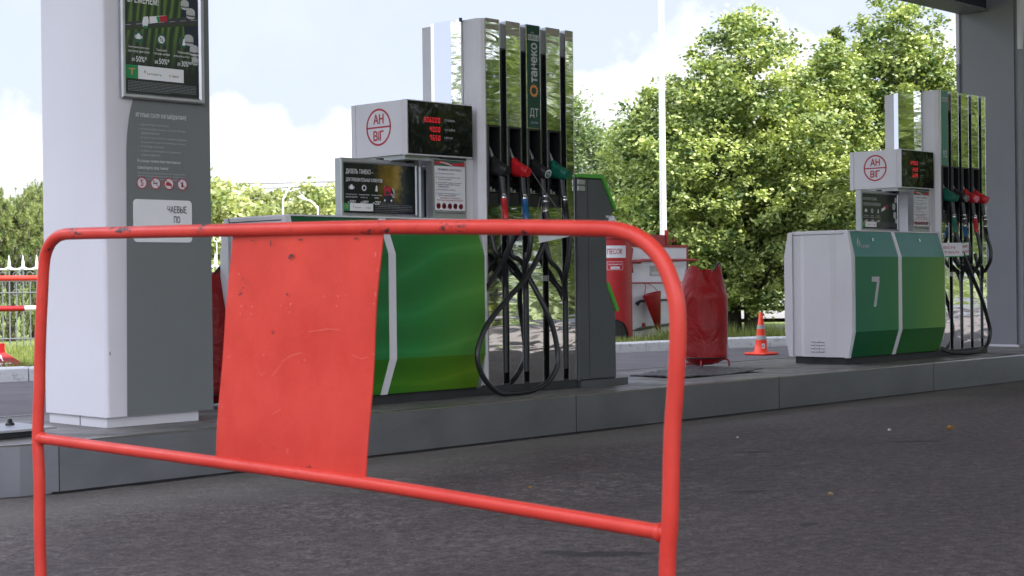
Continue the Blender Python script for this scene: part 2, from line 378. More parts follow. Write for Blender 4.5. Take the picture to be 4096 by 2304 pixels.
class Sheet:
    "flat printing on a surface: O origin, X right, Y up, N outward"
    def __init__(s, O, X, Y, N=None, step=.0006):
        s.O = Vector(O); s.X = Vector(X); s.Y = Vector(Y); s.N = Vector(N) if N else s.X.cross(s.Y); s.mb = MB(); s.step = step
    def pt(s, x, y, l): return s.O + s.X * x + s.Y * y + s.N * (s.step * l)
    def poly(s, pts, m, l=1): s.mb.add([s.pt(x, y, l) for x, y in pts], [tuple(range(len(pts)))], m); return s
    def rect(s, x0, y0, x1, y1, m, l=1): return s.poly([(x0, y0), (x1, y0), (x1, y1), (x0, y1)], m, l)
    def rrect(s, x0, y0, x1, y1, r, m, l=1):
        p = []
        for cx, cy, a in ((x1 - r, y0 + r, -90), (x1 - r, y1 - r, 0), (x0 + r, y1 - r, 90), (x0 + r, y0 + r, 180)):
            p += [(cx + r * math.cos(R(a + k * 15)), cy + r * math.sin(R(a + k * 15))) for k in range(7)]
        return s.poly(p, m, l)
    def disc(s, x, y, r, m, l=1, ry=None):
        ry = ry or r; return s.poly([(x + r * math.cos(2 * math.pi * k / 32), y + ry * math.sin(2 * math.pi * k / 32)) for k in range(32)], m, l)
    def ring(s, x, y, r, w, m, l=1, ry=None, seg=48):
        q = (ry or r) / r
        for k in range(seg):
            a, b = 2 * math.pi * k / seg, 2 * math.pi * (k + 1) / seg
            s.poly([(x + r * math.cos(a), y + q * r * math.sin(a)), (x + r * math.cos(b), y + q * r * math.sin(b)), (x + (r - w) * math.cos(b), y + q * (r - w) * math.sin(b)), (x + (r - w) * math.cos(a), y + q * (r - w) * math.sin(a))], m, l)
        return s
    def line(s, a, b, w, m, l=1):
        d = (Vector(b) - Vector(a)); n = Vector((-d.y, d.x)).normalized() * w / 2; a, b = Vector(a), Vector(b)
        return s.poly([tuple(a - n), tuple(b - n), tuple(b + n), tuple(a + n)], m, l)
    def text(s, body, x, y, h, m, w=None, l=2, bold=0, rot=0, mirror=False, ha='l', cap=None):
        if bold:
            d = bold * h * .55
            for k, (ex, ey) in enumerate(((-d, 0), (d, 0), (0, -d), (0, d))): s.text(body, x + ex, y + ey, h, m, w, l + .12 * k, 0, rot, mirror, ha, cap)
            return s
        vs, fs, tw, th = textmesh(body, 0)
        sy = h / (cap or th); sx = (w / tw) if w else sy; ww = tw * sx
        ox = {'l': 0, 'c': -ww / 2, 'r': -ww}[ha]; ca, sa = math.cos(R(rot)), math.sin(R(rot)); out = []
        for a, b in vs:
            a = (tw - a if mirror else a) * sx + ox; b = b * sy
            out.append(s.pt(x + a * ca - b * sa, y + a * sa + b * ca, l))
        s.mb.add(out, [f[::-1] if mirror else f for f in fs], m); return s
    def seg7(s, txt, xr, y, h, m, l=2):
        "right aligned seven-segment digits"
        SEG = {'0': 'abcdef', '1': 'bc', '2': 'abged', '3': 'abgcd', '4': 'fgbc', '5': 'afgcd', '6': 'afgedc', '7': 'abcf', '8': 'abcdefg', '9': 'abcdfg'}
        w = h * .44; t = h * .105; x = xr - w
        for ch in reversed(txt):
            if ch == '.':
                s.rect(x + w + h * .04, y, x + w + h * .04 + t, y + t, m, l); continue
            for g in SEG[ch]:
                hh = h / 2; sl = h * .08
                q = {'a': (0, h - t, w, h), 'g': (0, hh - t / 2, w, hh + t / 2), 'd': (0, 0, w, t), 'f': (0, hh, t, h), 'e': (0, 0, t, hh), 'b': (w - t, hh, w, h), 'c': (w - t, 0, w, hh)}[g]
                e = t * .25
                s.poly([(x + q[0] + e * .5 + sl * q[1] / h, y + q[1] + e * .5), (x + q[2] - e * .5 + sl * q[1] / h, y + q[1] + e * .5), (x + q[2] - e * .5 + sl * q[3] / h, y + q[3] - e * .5), (x + q[0] + e * .5 + sl * q[3] / h, y + q[3] - e * .5)], m, l)
            x -= w + h * .34
        return s
    def finelines(s, x0, x1, ytop, n, dy, h, m, l=2, seed=1, last=.6):
        rg = random.Random(seed)
        for k in range(n):
            x = x0; xe = x1 if k < n - 1 else x0 + (x1 - x0) * last; y = ytop - k * dy
            while x < xe:
                ww = rg.uniform(.5, 1.8) * h * 3.2; s.rect(x, y - h, min(x + ww, xe), y, m, l); x += ww + h * .7
        return s
    def build(s, name, parent): return s.mb.build(name, parent)

# ------------------------------------------------------------------ ground and setting
g = MB(); g.add([(-900, -900, -.06), (1500, -900, -.06), (1500, 1500, -.06), (-900, 1500, -.06)], [(0, 1, 2, 3)])
structure(g.build('ground', None, MLAWN), 'grassland reaching to the horizon')
g = MB(); g.add([(-14, -7.5, 0), (80, -7.5, 0), (80, 7.2, 0), (-14, 7.2, 0)], [(0, 1, 2, 3)])
structure(g.build('forecourt', None, MASPH), 'dark worn asphalt of the fuel station forecourt')
# lane behind the island, bounded by the whitewashed kerb
KL = [(-10, 16.6), (-2, 15.6), (4, 14.78), (7.55, 14.2), (11.5, 13.6), (15.4, 12.86), (17.9, 12.2), (24, 10.3), (34, 7.4)]
g = MB(); n = len(KL); vs = [(x, 7.2, .0) for x, y in KL] + [(x, y, .0) for x, y in KL]
g.add(vs, [(i, i + 1, n + i + 1, n + i) for i in range(n - 1)])
structure(g.build('service_lane', None, MLANE), 'grey asphalt lane behind the pump island')
def kerbstones(name, line, w, h, label):
    mb = MB(); pts = smoothpts([(x, y, 0) for x, y in line], 6); L = [0]
    for a, b in zip(pts, pts[1:]): L.append(L[-1] + (b - a).length)
    def at(d):
        for i in range(len(L) - 1):
            if d <= L[i + 1]: return pts[i].lerp(pts[i + 1], (d - L[i]) / (L[i + 1] - L[i]))
        return pts[-1]
    d = 0; k = 0
    while d + 1 < L[-1]:
        a, b = at(d + .008), at(d + .992); t = (b - a).normalized(); nn = Vector((-t.y, t.x, 0)) * w; dz = random.uniform(-.008, .008)
        b0, t0, c = -.05, h + dz, .02
        q = [a, b]; vs = []
        for p in q:
            for off, z in ((0, b0), (0, t0 - c), (c / w, t0), (1 - c / w, t0), (1, t0 - c), (1, b0)): vs.append(p + nn * off + Vector((0, 0, z)))
        mb.add(vs, [(i, i + 6, (i + 1) % 6 + 6, (i + 1) % 6) for i in range(6)] + [(0, 1, 2, 3, 4, 5), (11, 10, 9, 8, 7, 6)])
        d += 1
    return structure(mb.build(name, None, MWK), label)
kerbstones('kerb', KL, .15, .135, 'whitewashed kerb stones at the edge of the lawn')
kerbstones('kerb', [(80, -7.5), (-14, -7.5)], .15, .14, 'whitewashed kerb on the near side of the forecourt')
# raised lawn behind the kerb
g = MB(); off = [(x, y + .13) for x, y in KL]
vs = [(x, y, .10) for x, y in off] + [(x + 3, y + 60, -.0) for x, y in off]
g.add(vs, [(i, i + 1, n + i + 1, n + i) for i in range(n - 1)])
structure(g.build('lawn', None, MLAWN), 'sunlit lawn behind the white kerb')
g = MB(); g.add([(-14, -7.66, .1), (-14, -60, .1), (80, -60, .1), (80, -7.66, .1)], [(0, 1, 2, 3)])
structure(g.build('lawn', None, MLAWN), 'lawn on the near side beyond the forecourt')
# sunlit far road beyond the trees
a = P(1450, 836, 31); b = P(2420, 836, 31); dv = (b - a).normalized(); nv = Vector((-dv.y, dv.x, 0))
def strip(name, d0, d1, z, m, label):
    c0 = Vector((0, 0, 0)) + Vector((FW.x, FW.y, 0)) * d0; c1 = Vector((FW.x, FW.y, 0)) * d1
    mb = MB(); e = Vector((R0.x, R0.y, 0))
    mb.add([c0 - e * 4 + Vector((0, 0, z)), c0 + e * 60 + Vector((0, 0, z)), c1 + e * 60 + Vector((0, 0, z)), c1 - e * 4 + Vector((0, 0, z))], [(0, 1, 2, 3)])
    return structure(mb.build(name, None, m), label)
strip('far_road', 30, 37, .16, MPAVE, 'bright sunlit road beyond the trees')
strip('far_road', 45, 56, .17, MPAVE, 'second pale carriageway beyond the grass verge')

# pump island
HI = .2307; YF, YB = 6.32, 7.80; XE = 3.637; XR = 24.0
def island_outline(inset=0, nseg=14):
    p = [(XR, YF + inset)]
    cy = (YF + YB) / 2; ry = (YB - YF) / 2 - inset; rx = .8 - inset
    for k in range(nseg + 1):
        an = R(-90) - math.pi * k / nseg
        p.append((XE + rx * math.cos(an), cy + ry * math.sin(an)))
    p.append((XR, YB - inset)); return p
isl = bpy.data.objects.new('pump_island', None); COL.objects.link(isl); isl.location = (9, 7, 0); structure(isl, 'raised pump island with steel clad kerb')
o = island_outline(.012)[::-1]
mb = MB(); mb.prism(o, 0, HI - .001, 'z'); mb.build('concrete_top', isl, MISL)
o = island_outline(0); nn_ = len(o); mb = MB(); mb2 = MB()
inn = island_outline(.03)
vs = [(x, y, .006) for x, y in o] + [(x, y, HI - .006) for x, y in o] + [(x + (a - x) * .2, y + (b_ - y) * .2, HI + .002) for (x, y), (a, b_) in zip(o, inn)] + [(a, b_, HI + .002) for a, b_ in inn]
for k in range(3):
    for i in range(nn_ - 1): (mb if k == 0 else mb2).add([vs[k * nn_ + i], vs[k * nn_ + i + 1], vs[(k + 1) * nn_ + i + 1], vs[(k + 1) * nn_ + i]], [(3, 2, 1, 0)], None, k < 1 and 0 < i < nn_ - 2)
kf = mb.build('kerb_facing', isl, MKERB); mb2.build('kerb_edging', isl, MSTEEL)
mb = MB()
for x in (XE, 4.94, 7.091, 9.224, 11.376, 13.53, 15.68): mb.box((x - .002, YF - .0015, .008), (x + .002, YF + .004, HI - .002))
mb.build('kerb_seams', isl, MBLACK)
mb = MB()
for i in range(60):
    x0 = 3.6 + i * .2; e = [random.uniform(0, .018) for _ in range(2)]
    mb.add([(x0, YF - .004 - e[0], .0045), (x0 + .2, YF - .004 - e[1], .0045), (x0 + .2, YF + .002, .012), (x0, YF + .002, .012)], [(0, 1, 2, 3)])
mb.build('kerb_joint', isl, MBLACK)

# canopy overhead (casts the shade of the forecourt)
cn = bpy.data.objects.new('canopy', None); COL.objects.link(cn); cn.location = (9, 2, 5); structure(cn, 'wide flat station canopy overhead')
MSOF = mat('canopy_soffit', (.74, .72, .73, 1), .5, var=.05)
ZC = 5.5
mb = MB()
for i in range(0, 20):
    y1 = 10.0
    mb.box((i * 1.25 + .004, -6.3, ZC), (i * 1.25 + 1.246, y1 - .1, ZC + .05))
mb.build('soffit', cn, MSOF)
mb = MB(); mb.box((-.1, -6.5, ZC - .06), (25.1, -6.3, ZC + .45)); mb.box((-.1, 9.9, ZC - .06), (25.1, 10.1, ZC + .45))
mb.box((-.1, -6.3, ZC - .06), (0, 9.9, ZC + .45)); mb.box((25, -6.3, ZC - .06), (25.1, 9.9, ZC + .45))
mb.build('fascia', cn, MCOL)
mb = MB(); mb.box((0, -6.3, ZC + .2), (25, 9.9, ZC + .26)); mb.build('deck', cn, MCOL)

# ------------------------------------------------------------------ left column
c1 = thing('canopy_column', (4.43, 7.0, HI), 'pale canopy column with dark grey printed front face behind the barrier', 'column', 'canopy columns')
x0, x1, y0, y1 = 4.122, 4.742, 6.714, 7.300
def rounded(x0, y0, x1, y1, r, corners=(1, 1, 1, 1), n=6):
    p = []
    for (cx, cy, a, on) in ((x0 + r, y0 + r, 180, corners[0]), (x1 - r, y0 + r, 270, corners[1]), (x1 - r, y1 - r, 0, corners[2]), (x0 + r, y1 - r, 90, corners[3])):
        if on: p += [(cx + r * math.cos(R(a + 90 * k / n)), cy + r * math.sin(R(a + 90 * k / n))) for k in range(n + 1)]
        else: p.append((x0 if cx < (x0 + x1) / 2 else x1, y0 if cy < (y0 + y1) / 2 else y1))
    return p
mb = MB(); mb.prism(rounded(x0, y0, x1, y1, .022, (1, 0, 0, 1)), .283, ZC, 'z', None, True); mb.build('cladding', c1, MCOL)
# grey front skin with curved white edge
mb = MB(); zz = [.284, 1.58, 1.62, 1.68, 1.74, 1.79, 1.84, 1.95, 2.1, 2.3, 2.6, 3.0, ZC]; xe = [4.236, 4.250, 4.252, 4.257, 4.266, 4.277, 4.291, 4.33, 4.39, 4.48, 4.6, 4.70, 4.735]
vs = [(a, y0 - .0015, z) for a, z in zip(xe, zz)] + [(x1 + .0015, y0 - .0015, z) for z in zz] + [(x1 + .0015, y1 - .02, z) for z in zz]
k = len(zz); mb.add(vs, [(i, k + i, k + i + 1, i + 1) for i in range(k - 1)] + [(k + i, 2 * k + i, 2 * k + i + 1, k + i + 1) for i in range(k - 1)]); mb.build('grey_skin', c1, MCOLG)
mb = MB(); mb.box((4.141, 6.744, HI), (4.673, 7.311 - .03, .284)); mb.build('base_plinth', c1, MW)
MB().box((4.1395, 6.985, HI + .002), (4.1412, 6.990, .282)).build('plinth_seam', c1, MBLACK); MB().prism([(4.142, .60), (4.148, .603), (4.146, .595), (4.150, .588), (4.143, .586)], y0 - .0008, y0 - .0002, 'y').build('nick', c1, MBLACK)
sh = Sheet((4.304, y0 - .003, 1.776), (1, 0, 0), (0, 0, 1), (0, -1, 0))
MTXT = flat('print_pale_grey', (.62, .64, .66, 1), .5); MTXD = flat('print_dim_grey', (.44, .46, .48, 1), .5)
sh.text('ЯГУЛЫК САЛУ КАГЫЙДӘЛӘРЕ', 0, -.028, .030, MTXT, .295, bold=.02)
for i, (tx, dash, w) in enumerate((('Двигательне сүндерегез.', 1, .165), ('Ягулык агызу кранын ягулык багына', 1, .26), ('урнаштырыгыз.', 0, .11), ('Ягулык өчен түләгез: колонка номерын,', 1, .27), ('ягулыкнын төрен һәм күләмен әйтегез.', 0, .26), ('Ягулыкны салыгыз.', 1, .134), ('Кранны колонкадагы үз урынына', 1, .23), ('урнаштырыгыз.', 0, .11))):
    z = -.067 - i * .0215
    if dash: sh.rect(.012, z + .005, .02, z + .0065, MTXD)
    sh.text(tx, .028, z, .0125, MTXD, w)
sh.text('Ягулыкны пыяла һәм пластмасса', .006, -.250, .018, MTXT, .25, bold=.02); sh.text('савытларга салу тыела!', .006, -.283, .018, MTXT, .178, bold=.02)
for i, tx in enumerate(('Полимер материаллардан ясалган савытка нефть продуктларын', 'салу аны җитештерүче предприятиенең нефть продуктларын', 'сакларга яраклы турындагы тамгасы булганда гына рөхсәт ителә')):
    sh.text(tx, .006, -.304 - i * .0145, .0095, MTXD, .275)
def prohibit(s, x, y, r, k, bgm=MPAP):
    s.disc(x, y, r, bgm, 1); s.ring(x, y, r, r * .17, MREDI, 3)
    if k == 0: s.text('5', x, y - r * .5, r, MREDI, bold=.04, l=3, ha='c'); return
    if r < .02:
        d = r * .66; s.line((x - d, y + d), (x + d, y - d), r * .14, MREDI, 3)
        if k % 2: s.line((x - r * .5, y), (x + r * .5, y), r * .14, MINK, 2)
        else: s.rect(x - .3 * r, y - .2 * r, x + .3 * r, y + .2 * r, MINK, 2)
        return
    if k == 1: s.line((x - r * .5, y - r * .1), (x + r * .45, y + r * .1), r * .16, MINK, 2); s.line((x - .4 * r, y + .1 * r), (x - .5 * r, y + .5 * r), r * .08, MINK, 2)
    if k == 2: s.poly([(x - .6 * r, y + .1 * r), (x - .1 * r, y + .35 * r), (x + .5 * r, y), (x + .6 * r, y - .35 * r), (x - .55 * r, y - .3 * r)], MREDI, 2)
    if k == 3: s.rect(x - .17 * r, y - .5 * r, x + .17 * r, y + .3 * r, MINK, 2); s.line((x + .13 * r, y + .3 * r), (x + .13 * r, y + .6 * r), r * .07, MINK, 2)
    if k == 4: s.line((x - .3 * r, y - .5 * r), (x + .2 * r, y + .5 * r), r * .2, MINK, 2)
    d = r * .66; s.line((x - d, y + d), (x + d, y - d), r * .13, MREDI, 3)
for i in range(4): prohibit(sh, .030 + i * .0785, -.360 + .012, .030, i)
sh.ring(.15, .0, .0001, .00005, MTXD)
sh.build('printed_rules', c1)
# thin outline of the film patch
# tips sign
t1 = thing('tip_sign', (4.454, y0, 1.24), 'white rounded sign asking for tips in black letters on the column', 'sign')
mb = MB(); mb.prism([(x, z) for x, z in Sheet((0, 0, 0), (1, 0, 0), (0, 0, 1)).rrect(4.284, 1.136, 4.624, 1.347, .02, MWHT).mb.v and [(v[0], v[2]) for v in Sheet((0, 0, 0), (1, 0, 0), (0, 0, 1), (0, -1, 0)).rrect(4.284, 1.136, 4.624, 1.347, .02, MWHT).mb.v]], y0 - .002, y0 - .0055, 'y'); mb.build('sign_plate', t1, MWHT)
sh = Sheet((4.284, y0 - .006, 1.136), (1, 0, 0), (0, 0, 1), (0, -1, 0), .0004)
sh.text('ЧАЕВЫЕ', .195, .147, .034, MINK, .112, bold=.015); sh.text('ПО', .232, .097, .034, MINK, .036, bold=.015); sh.text('QR-КОДУ', .190, .047, .034, MINK, .125, bold=.015)
sh.build('lettering', t1)

# poster frame on column
def frame(mb, x0, z0, x1, z1, w, y, d, m):
    "picture frame of four mitred, slightly rounded bars facing -Y"
    for a, b, c_, e in (((x0, z0), (x1, z0), (x1 - w, z0 + w), (x0 + w, z0 + w)), ((x1, z0), (x1, z1), (x1 - w, z1 - w), (x1 - w, z0 + w)), ((x1, z1), (x0, z1), (x0 + w, z1 - w), (x1 - w, z1 - w)), ((x0, z1), (x0, z0), (x0 + w, z0 + w), (x0 + w, z1 - w))):
        A, B, C_, D = [Vector((p[0], 0, p[1])) for p in (a, b, c_, e)]
        prof = ((0, 0), (0, .7), (.3, 1), (.7, 1), (1, .35))
        rows = [(A.lerp(D, s_) + Vector((0, y - d * h_, 0)), B.lerp(C_, s_) + Vector((0, y - d * h_, 0))) for s_, h_ in prof]
        vs = [p for r_ in rows for p in r_]
        mb.add(vs, [(2 * i, 2 * i + 1, 2 * i + 3, 2 * i + 2) for i in range(len(rows) - 1)], m)
    return mb
def posterfield(name, stripes=True):
    t = NT(name)
    w = t.n.new('ShaderNodeTexWave'); w.inputs['Scale'].default_value = 9; w.inputs['Distortion'].default_value = 2.5; w.inputs['Detail'].default_value = 3; w.inputs['Detail Scale'].default_value = 2
    t.l.new(t.mapping((1, 1, .25), (0, R(-28), 0)), w.inputs['Vector'])
    c = t.ramp(w.outputs['Fac'], [(0, (.006, .022, .008)), (.5, (.022, .06, .012)), (1, (.10, .17, .03))])
    x, y, z = t.sep(); mr = t.n.new('ShaderNodeMapRange'); mr.inputs['From Min'].default_value = 1.98; mr.inputs['From Max'].default_value = 2.20; t.l.new(z, mr.inputs[0])
    c = t.mix(mr.outputs[0], (.004, .010, .008, 1), c)
    t.set('Base Color', c); t.set('Roughness', .3); return t.m
MFIELD = posterfield('poster_field')
def posterdark(name, x0, x1):
    t = NT(name); x, y, z = t.sep()
    mr = t.n.new('ShaderNodeMapRange'); mr.inputs['From Min'].default_value = x0; mr.inputs['From Max'].default_value = x1; t.l.new(x, mr.inputs[0])
    n = t.noise(14, 6, .7)
    c = t.ramp(t.math('ADD', mr.outputs[0], t.math('MULTIPLY', t.math('SUBTRACT', n, .5), .35)), [(0, (.004, .007, .012)), (.42, (.008, .012, .010)), (.60, (.16, .10, .012)), (.72, (.30, .20, .04)), (.82, (.02, .03, .02)), (1, (.006, .012, .01))])
    mz = t.n.new('ShaderNodeMapRange'); mz.inputs['From Min'].default_value = 1.37; mz.inputs['From Max'].default_value = 1.47; t.l.new(z, mz.inputs[0])
    c = t.mix(mz.outputs[0], (.006, .008, .012, 1), c)
    t.set('Base Color', c); t.set('Roughness', .25); return t.m
MTANK = flat('tank_white', (.42, .43, .42, 1), .5); MROAD = flat('poster_road', (.035, .036, .04, 1), .4); MNAVY = flat('poster_navy', (.008, .014, .03, 1), .4); MHEDGE = flat('poster_hedge', (.03, .05, .012, 1), .5)
def logo_flame(s, x, y, h, m, m2=None, l=3):
    s.poly([(x, y), (x - .18 * h, y + .35 * h), (x + .02 * h, y + .62 * h), (x + .02 * h, y + h), (x - .22 * h, y + .62 * h), (x - .30 * h, y + .3 * h)], m, l)
    s.poly([(x + .08 * h, y + .05 * h), (x + .22 * h, y + .4 * h), (x + .14 * h, y + .8 * h), (x + .06 * h, y + .5 * h)], m2 or m, l)
def sunflower(s, x, y, r, m, l=3, n=12):
    for k in range(n):
        a = 2 * math.pi * k / n; ca, sa = math.cos(a), math.sin(a); w = r * .24
        s.poly([(x + ca * r * .45, y + sa * r * .45), (x + ca * r * .68 - sa * w, y + sa * r * .68 + ca * w), (x + ca * r, y + sa * r), (x + ca * r * .68 + sa * w, y + sa * r * .68 - ca * w)], m, l)
def benefits(s, x, y, w, items, disc):
    for i, (a, b, pre, num) in enumerate(items):
        cx = x + w * i
        if disc: s.disc(cx, y, .030, MGRNI if False else MINKG, 1)
        r = .017
        if i == 0:
            s.rect(cx - r * .8, y - r * .6, cx + r * .7, y + r * .6, MWHT, 3); s.rect(cx - r * .4, y + r * .6, cx + r * .4, y + r, MWHT, 3); s.rect(cx - r * 1.2, y - r * .5, cx - r, y + r * .5, MWHT, 3); s.rect(cx + r * .9, y - r * .4, cx + r * 1.2, y + r * .4, MWHT, 3)
        elif i == 1:
            if disc: s.disc(cx, y, r * 1.1, MWHT, 3); s.line((cx - r, y + r), (cx + r, y - r), .003, MINKG, 4); s.ring(cx, y, r * .6, .003, MINKG, 4)
            else: sunflower(s, cx, y, r * 1.15, MWHT)
        else: s.poly([(cx - r * .6, y - r), (cx + r * .5, y - r), (cx + r * .4, y + r * .2), (cx + r * .2, y + r), (cx - r * .2, y + r * .9), (cx - r * .4, y + r * .1)], MWHT, 3)
        h = .0125 if disc else .009
        s.text(a, cx, y - .058 if disc else y - .044, h, MWHT, ha='c', w=w * (.92 if disc else .86) * min(1, len(a) / 16)); s.text(b, cx, y - .080 if disc else y - .060, h, MWHT, ha='c', w=w * .92 * min(1, len(b) / 18))
        hh = .028 if disc else .022
        s.text(pre, cx - w * .30, y - .122 if disc else y - .094, hh * .6, MWHT, w * .13, bold=.02); s.text(num, cx - w * .12, y - .122 if disc else y - .094, hh, MWHT, w * .46, bold=.02)
pf = thing('poster_frame', (4.455, y0, 2.1), 'aluminium framed advertising poster of a green field and tanker lorry on the column', 'poster')
fx0, fx1, fz0, fz1 = 4.214, 4.698, 1.837, 2.56
mb = MB(); mb.box((fx0 + .004, y0 - .012, fz0 + .004), (fx1 - .004, y0 - .003, fz1 - .004)); mb.build('back_panel', pf, MALU)
mb = frame(MB(), fx0, fz0, fx1, fz1, .029, y0 - .0122, .016, MALU); mb.build('frame', pf)
sh = Sheet((fx0 + .029, y0 - .0125, fz0 + .029), (1, 0, 0), (0, 0, 1), (0, -1, 0), .0004); PW = fx1 - fx0 - .058
sh.rect(0, 0, PW, fz1 - fz0 - .058, MFIELD, 0.5)
sh.poly([(.84 * PW, .24), (PW, .20), (PW, .66), (.70 * PW, .66)], MNAVY, 1)
sh.poly([(0, .303), (PW, .372), (PW, .384), (0, .315)], MHEDGE, 1.5); sh.poly([(0, .313), (PW, .382), (PW, .418), (0, .343)], MROAD, 2)
for k in range(7): sh.poly([(PW * (k * .15), .3285 + .070 * k * .15), (PW * (k * .15 + .08), .3285 + .070 * (k * .15 + .08)), (PW * (k * .15 + .08), .3305 + .070 * (k * .15 + .08)), (PW * (k * .15), .3305 + .070 * k * .15)], MSILV, 3)
for (cx, cy, r) in ((.90, .435, .026), (.87, .30, .027), (.945, .25, .027), (1.0, .195, .02), (.82, .475, .024)):
    cx = min(cx, .955) * PW; sh.rect(cx - r, cy - r * .9, cx + r, cy, MSILV, 2.2); sh.disc(cx, cy - r * .9, r, MSILV, 2.2, r * .5); sh.disc(cx, cy, r, MTANK, 2.6, r * .75)
sh.poly([(.24 * PW, .33), (.30 * PW, .335), (.32 * PW, .36), (.31 * PW, .385), (.25 * PW, .38), (.23 * PW, .35)], MWHT, 4); sh.rect(.245 * PW, .325, .30 * PW, .337, MGRNI, 5)
sh.poly([(.33 * PW, .350), (.57 * PW, .372), (.57 * PW, .402), (.33 * PW, .385)], MWHT, 4); sh.poly([(.48 * PW, .364), (.57 * PW, .372), (.57 * PW, .402), (.46 * PW, .392)], MREDI, 5); sh.poly([(.44 * PW, .361), (.48 * PW, .364), (.46 * PW, .392), (.42 * PW, .389)], MGRNI, 5)
sh.text('ВРЕМЕНЕМ!', .018, .445, .036, MWHT, .176, bold=.03)
sh.text('ПРОВЕРЕННОЕ', .018, .500, .036, MWHT, .22, bold=.03); sh.text('КАЧЕСТВО ТОПЛИВА,', .018, .555, .036, MWHT, .30, bold=.03)
benefits(sh, .077, .278, .132, (('Снижение нагрузки', 'при пуске двигателя', 'до', '50%*'), ('Снижение', 'толщины нагара', 'на', '50%*'), ('Уменьшение', 'выбросов в атмосферу', 'до', '30%**')), True)
def logobar(s, x, y, w, h, gw):
    s.rect(x, y, x + gw, y + h, MGRNI, 3); s.text('Т', x + gw * .5, y + h * .28, h * .45, MGOLD, gw * .5, l=4, ha='c', bold=.05)
    s.rect(x + gw, y, x + gw + w, y + h, MWHT, 3); logo_flame(s, x + gw + w * .15, y + h * .42, h * .3, MGRNI, MREDI, 4)
    s.text('ТАТ', x + gw + w * .18, y + h * .35, h * .15, MREDI, w * .12, l=4, bold=.04); s.text('НЕФТЬ', x + gw + w * .305, y + h * .35, h * .15, MGRNI, w * .20, l=4, bold=.04)
    s.ring(x + gw + w * .69, y + h * .43, h * .09, h * .04, MGOLD, 4, seg=16); s.text('танеко', x + gw + w * .73, y + h * .36, h * .13, MINKG, w * .16, l=4, bold=.04)
logobar(sh, 0, .072, .265, .066, .072)
sh.finelines(.014, PW - .014, .060, 7, .0075, .0032, MDIM, 2, 5)
sh.build('printed_poster', pf)

# ------------------------------------------------------------------ fuel dispensers
ZT = 2.521
def greenwrap(name, ox, a, b, c_, wav):
    t = NT(name); x, y, z = t.sep()
    mr = t.n.new('ShaderNodeMapRange'); mr.inputs['From Min'].default_value = ox + .02; mr.inputs['From Max'].default_value = ox + 1.45; t.l.new(t.math('ADD', x, t.math('MULTIPLY', z, -.28)), mr.inputs[0])
    c = t.ramp(mr.outputs[0], [(0, a), (.5, b), (1, c_)])
    if wav:
        w = t.n.new('ShaderNodeTexWave'); w.inputs['Scale'].default_value = 1.5; w.inputs['Distortion'].default_value = 5.5; w.inputs['Detail'].default_value = 1.2; w.bands_direction = 'Z'
        t.l.new(t.mapping((.8, .5, .9), (0, R(16), 0)), w.inputs['Vector']); w.inputs['Distortion'].default_value = 9; w.inputs['Detail Scale'].default_value = .7; c = t.mix(1, c, t.ramp(w.outputs['Fac'], [(.1, (.86, .88, .85)), (.5, (.97, .97, .97)), (.9, (1.06, 1.06, 1.1)), (1, (1.5, 1.2, 1.5))]), 'MULTIPLY')
        w2 = t.n.new('ShaderNodeTexWave'); w2.inputs['Scale'].default_value = 42; w2.bands_direction = 'DIAGONAL'; t.l.new(t.co(), w2.inputs['Vector'])
        c = t.mix(1, c, t.ramp(w2.outputs['Fac'], [(0, (.82, .84, .85)), (1, (1.1, 1.1, 1.1))]), 'MULTIPLY')
    t.set('Base Color', c); t.set('Roughness', .34); t.set('Specular IOR Level', .45); return t.m
def tube3(pts, r, m, par, name, seg=10, n=6):
    return MB().tube(smoothpts(pts, n), r, None, seg).build(name, par, m)
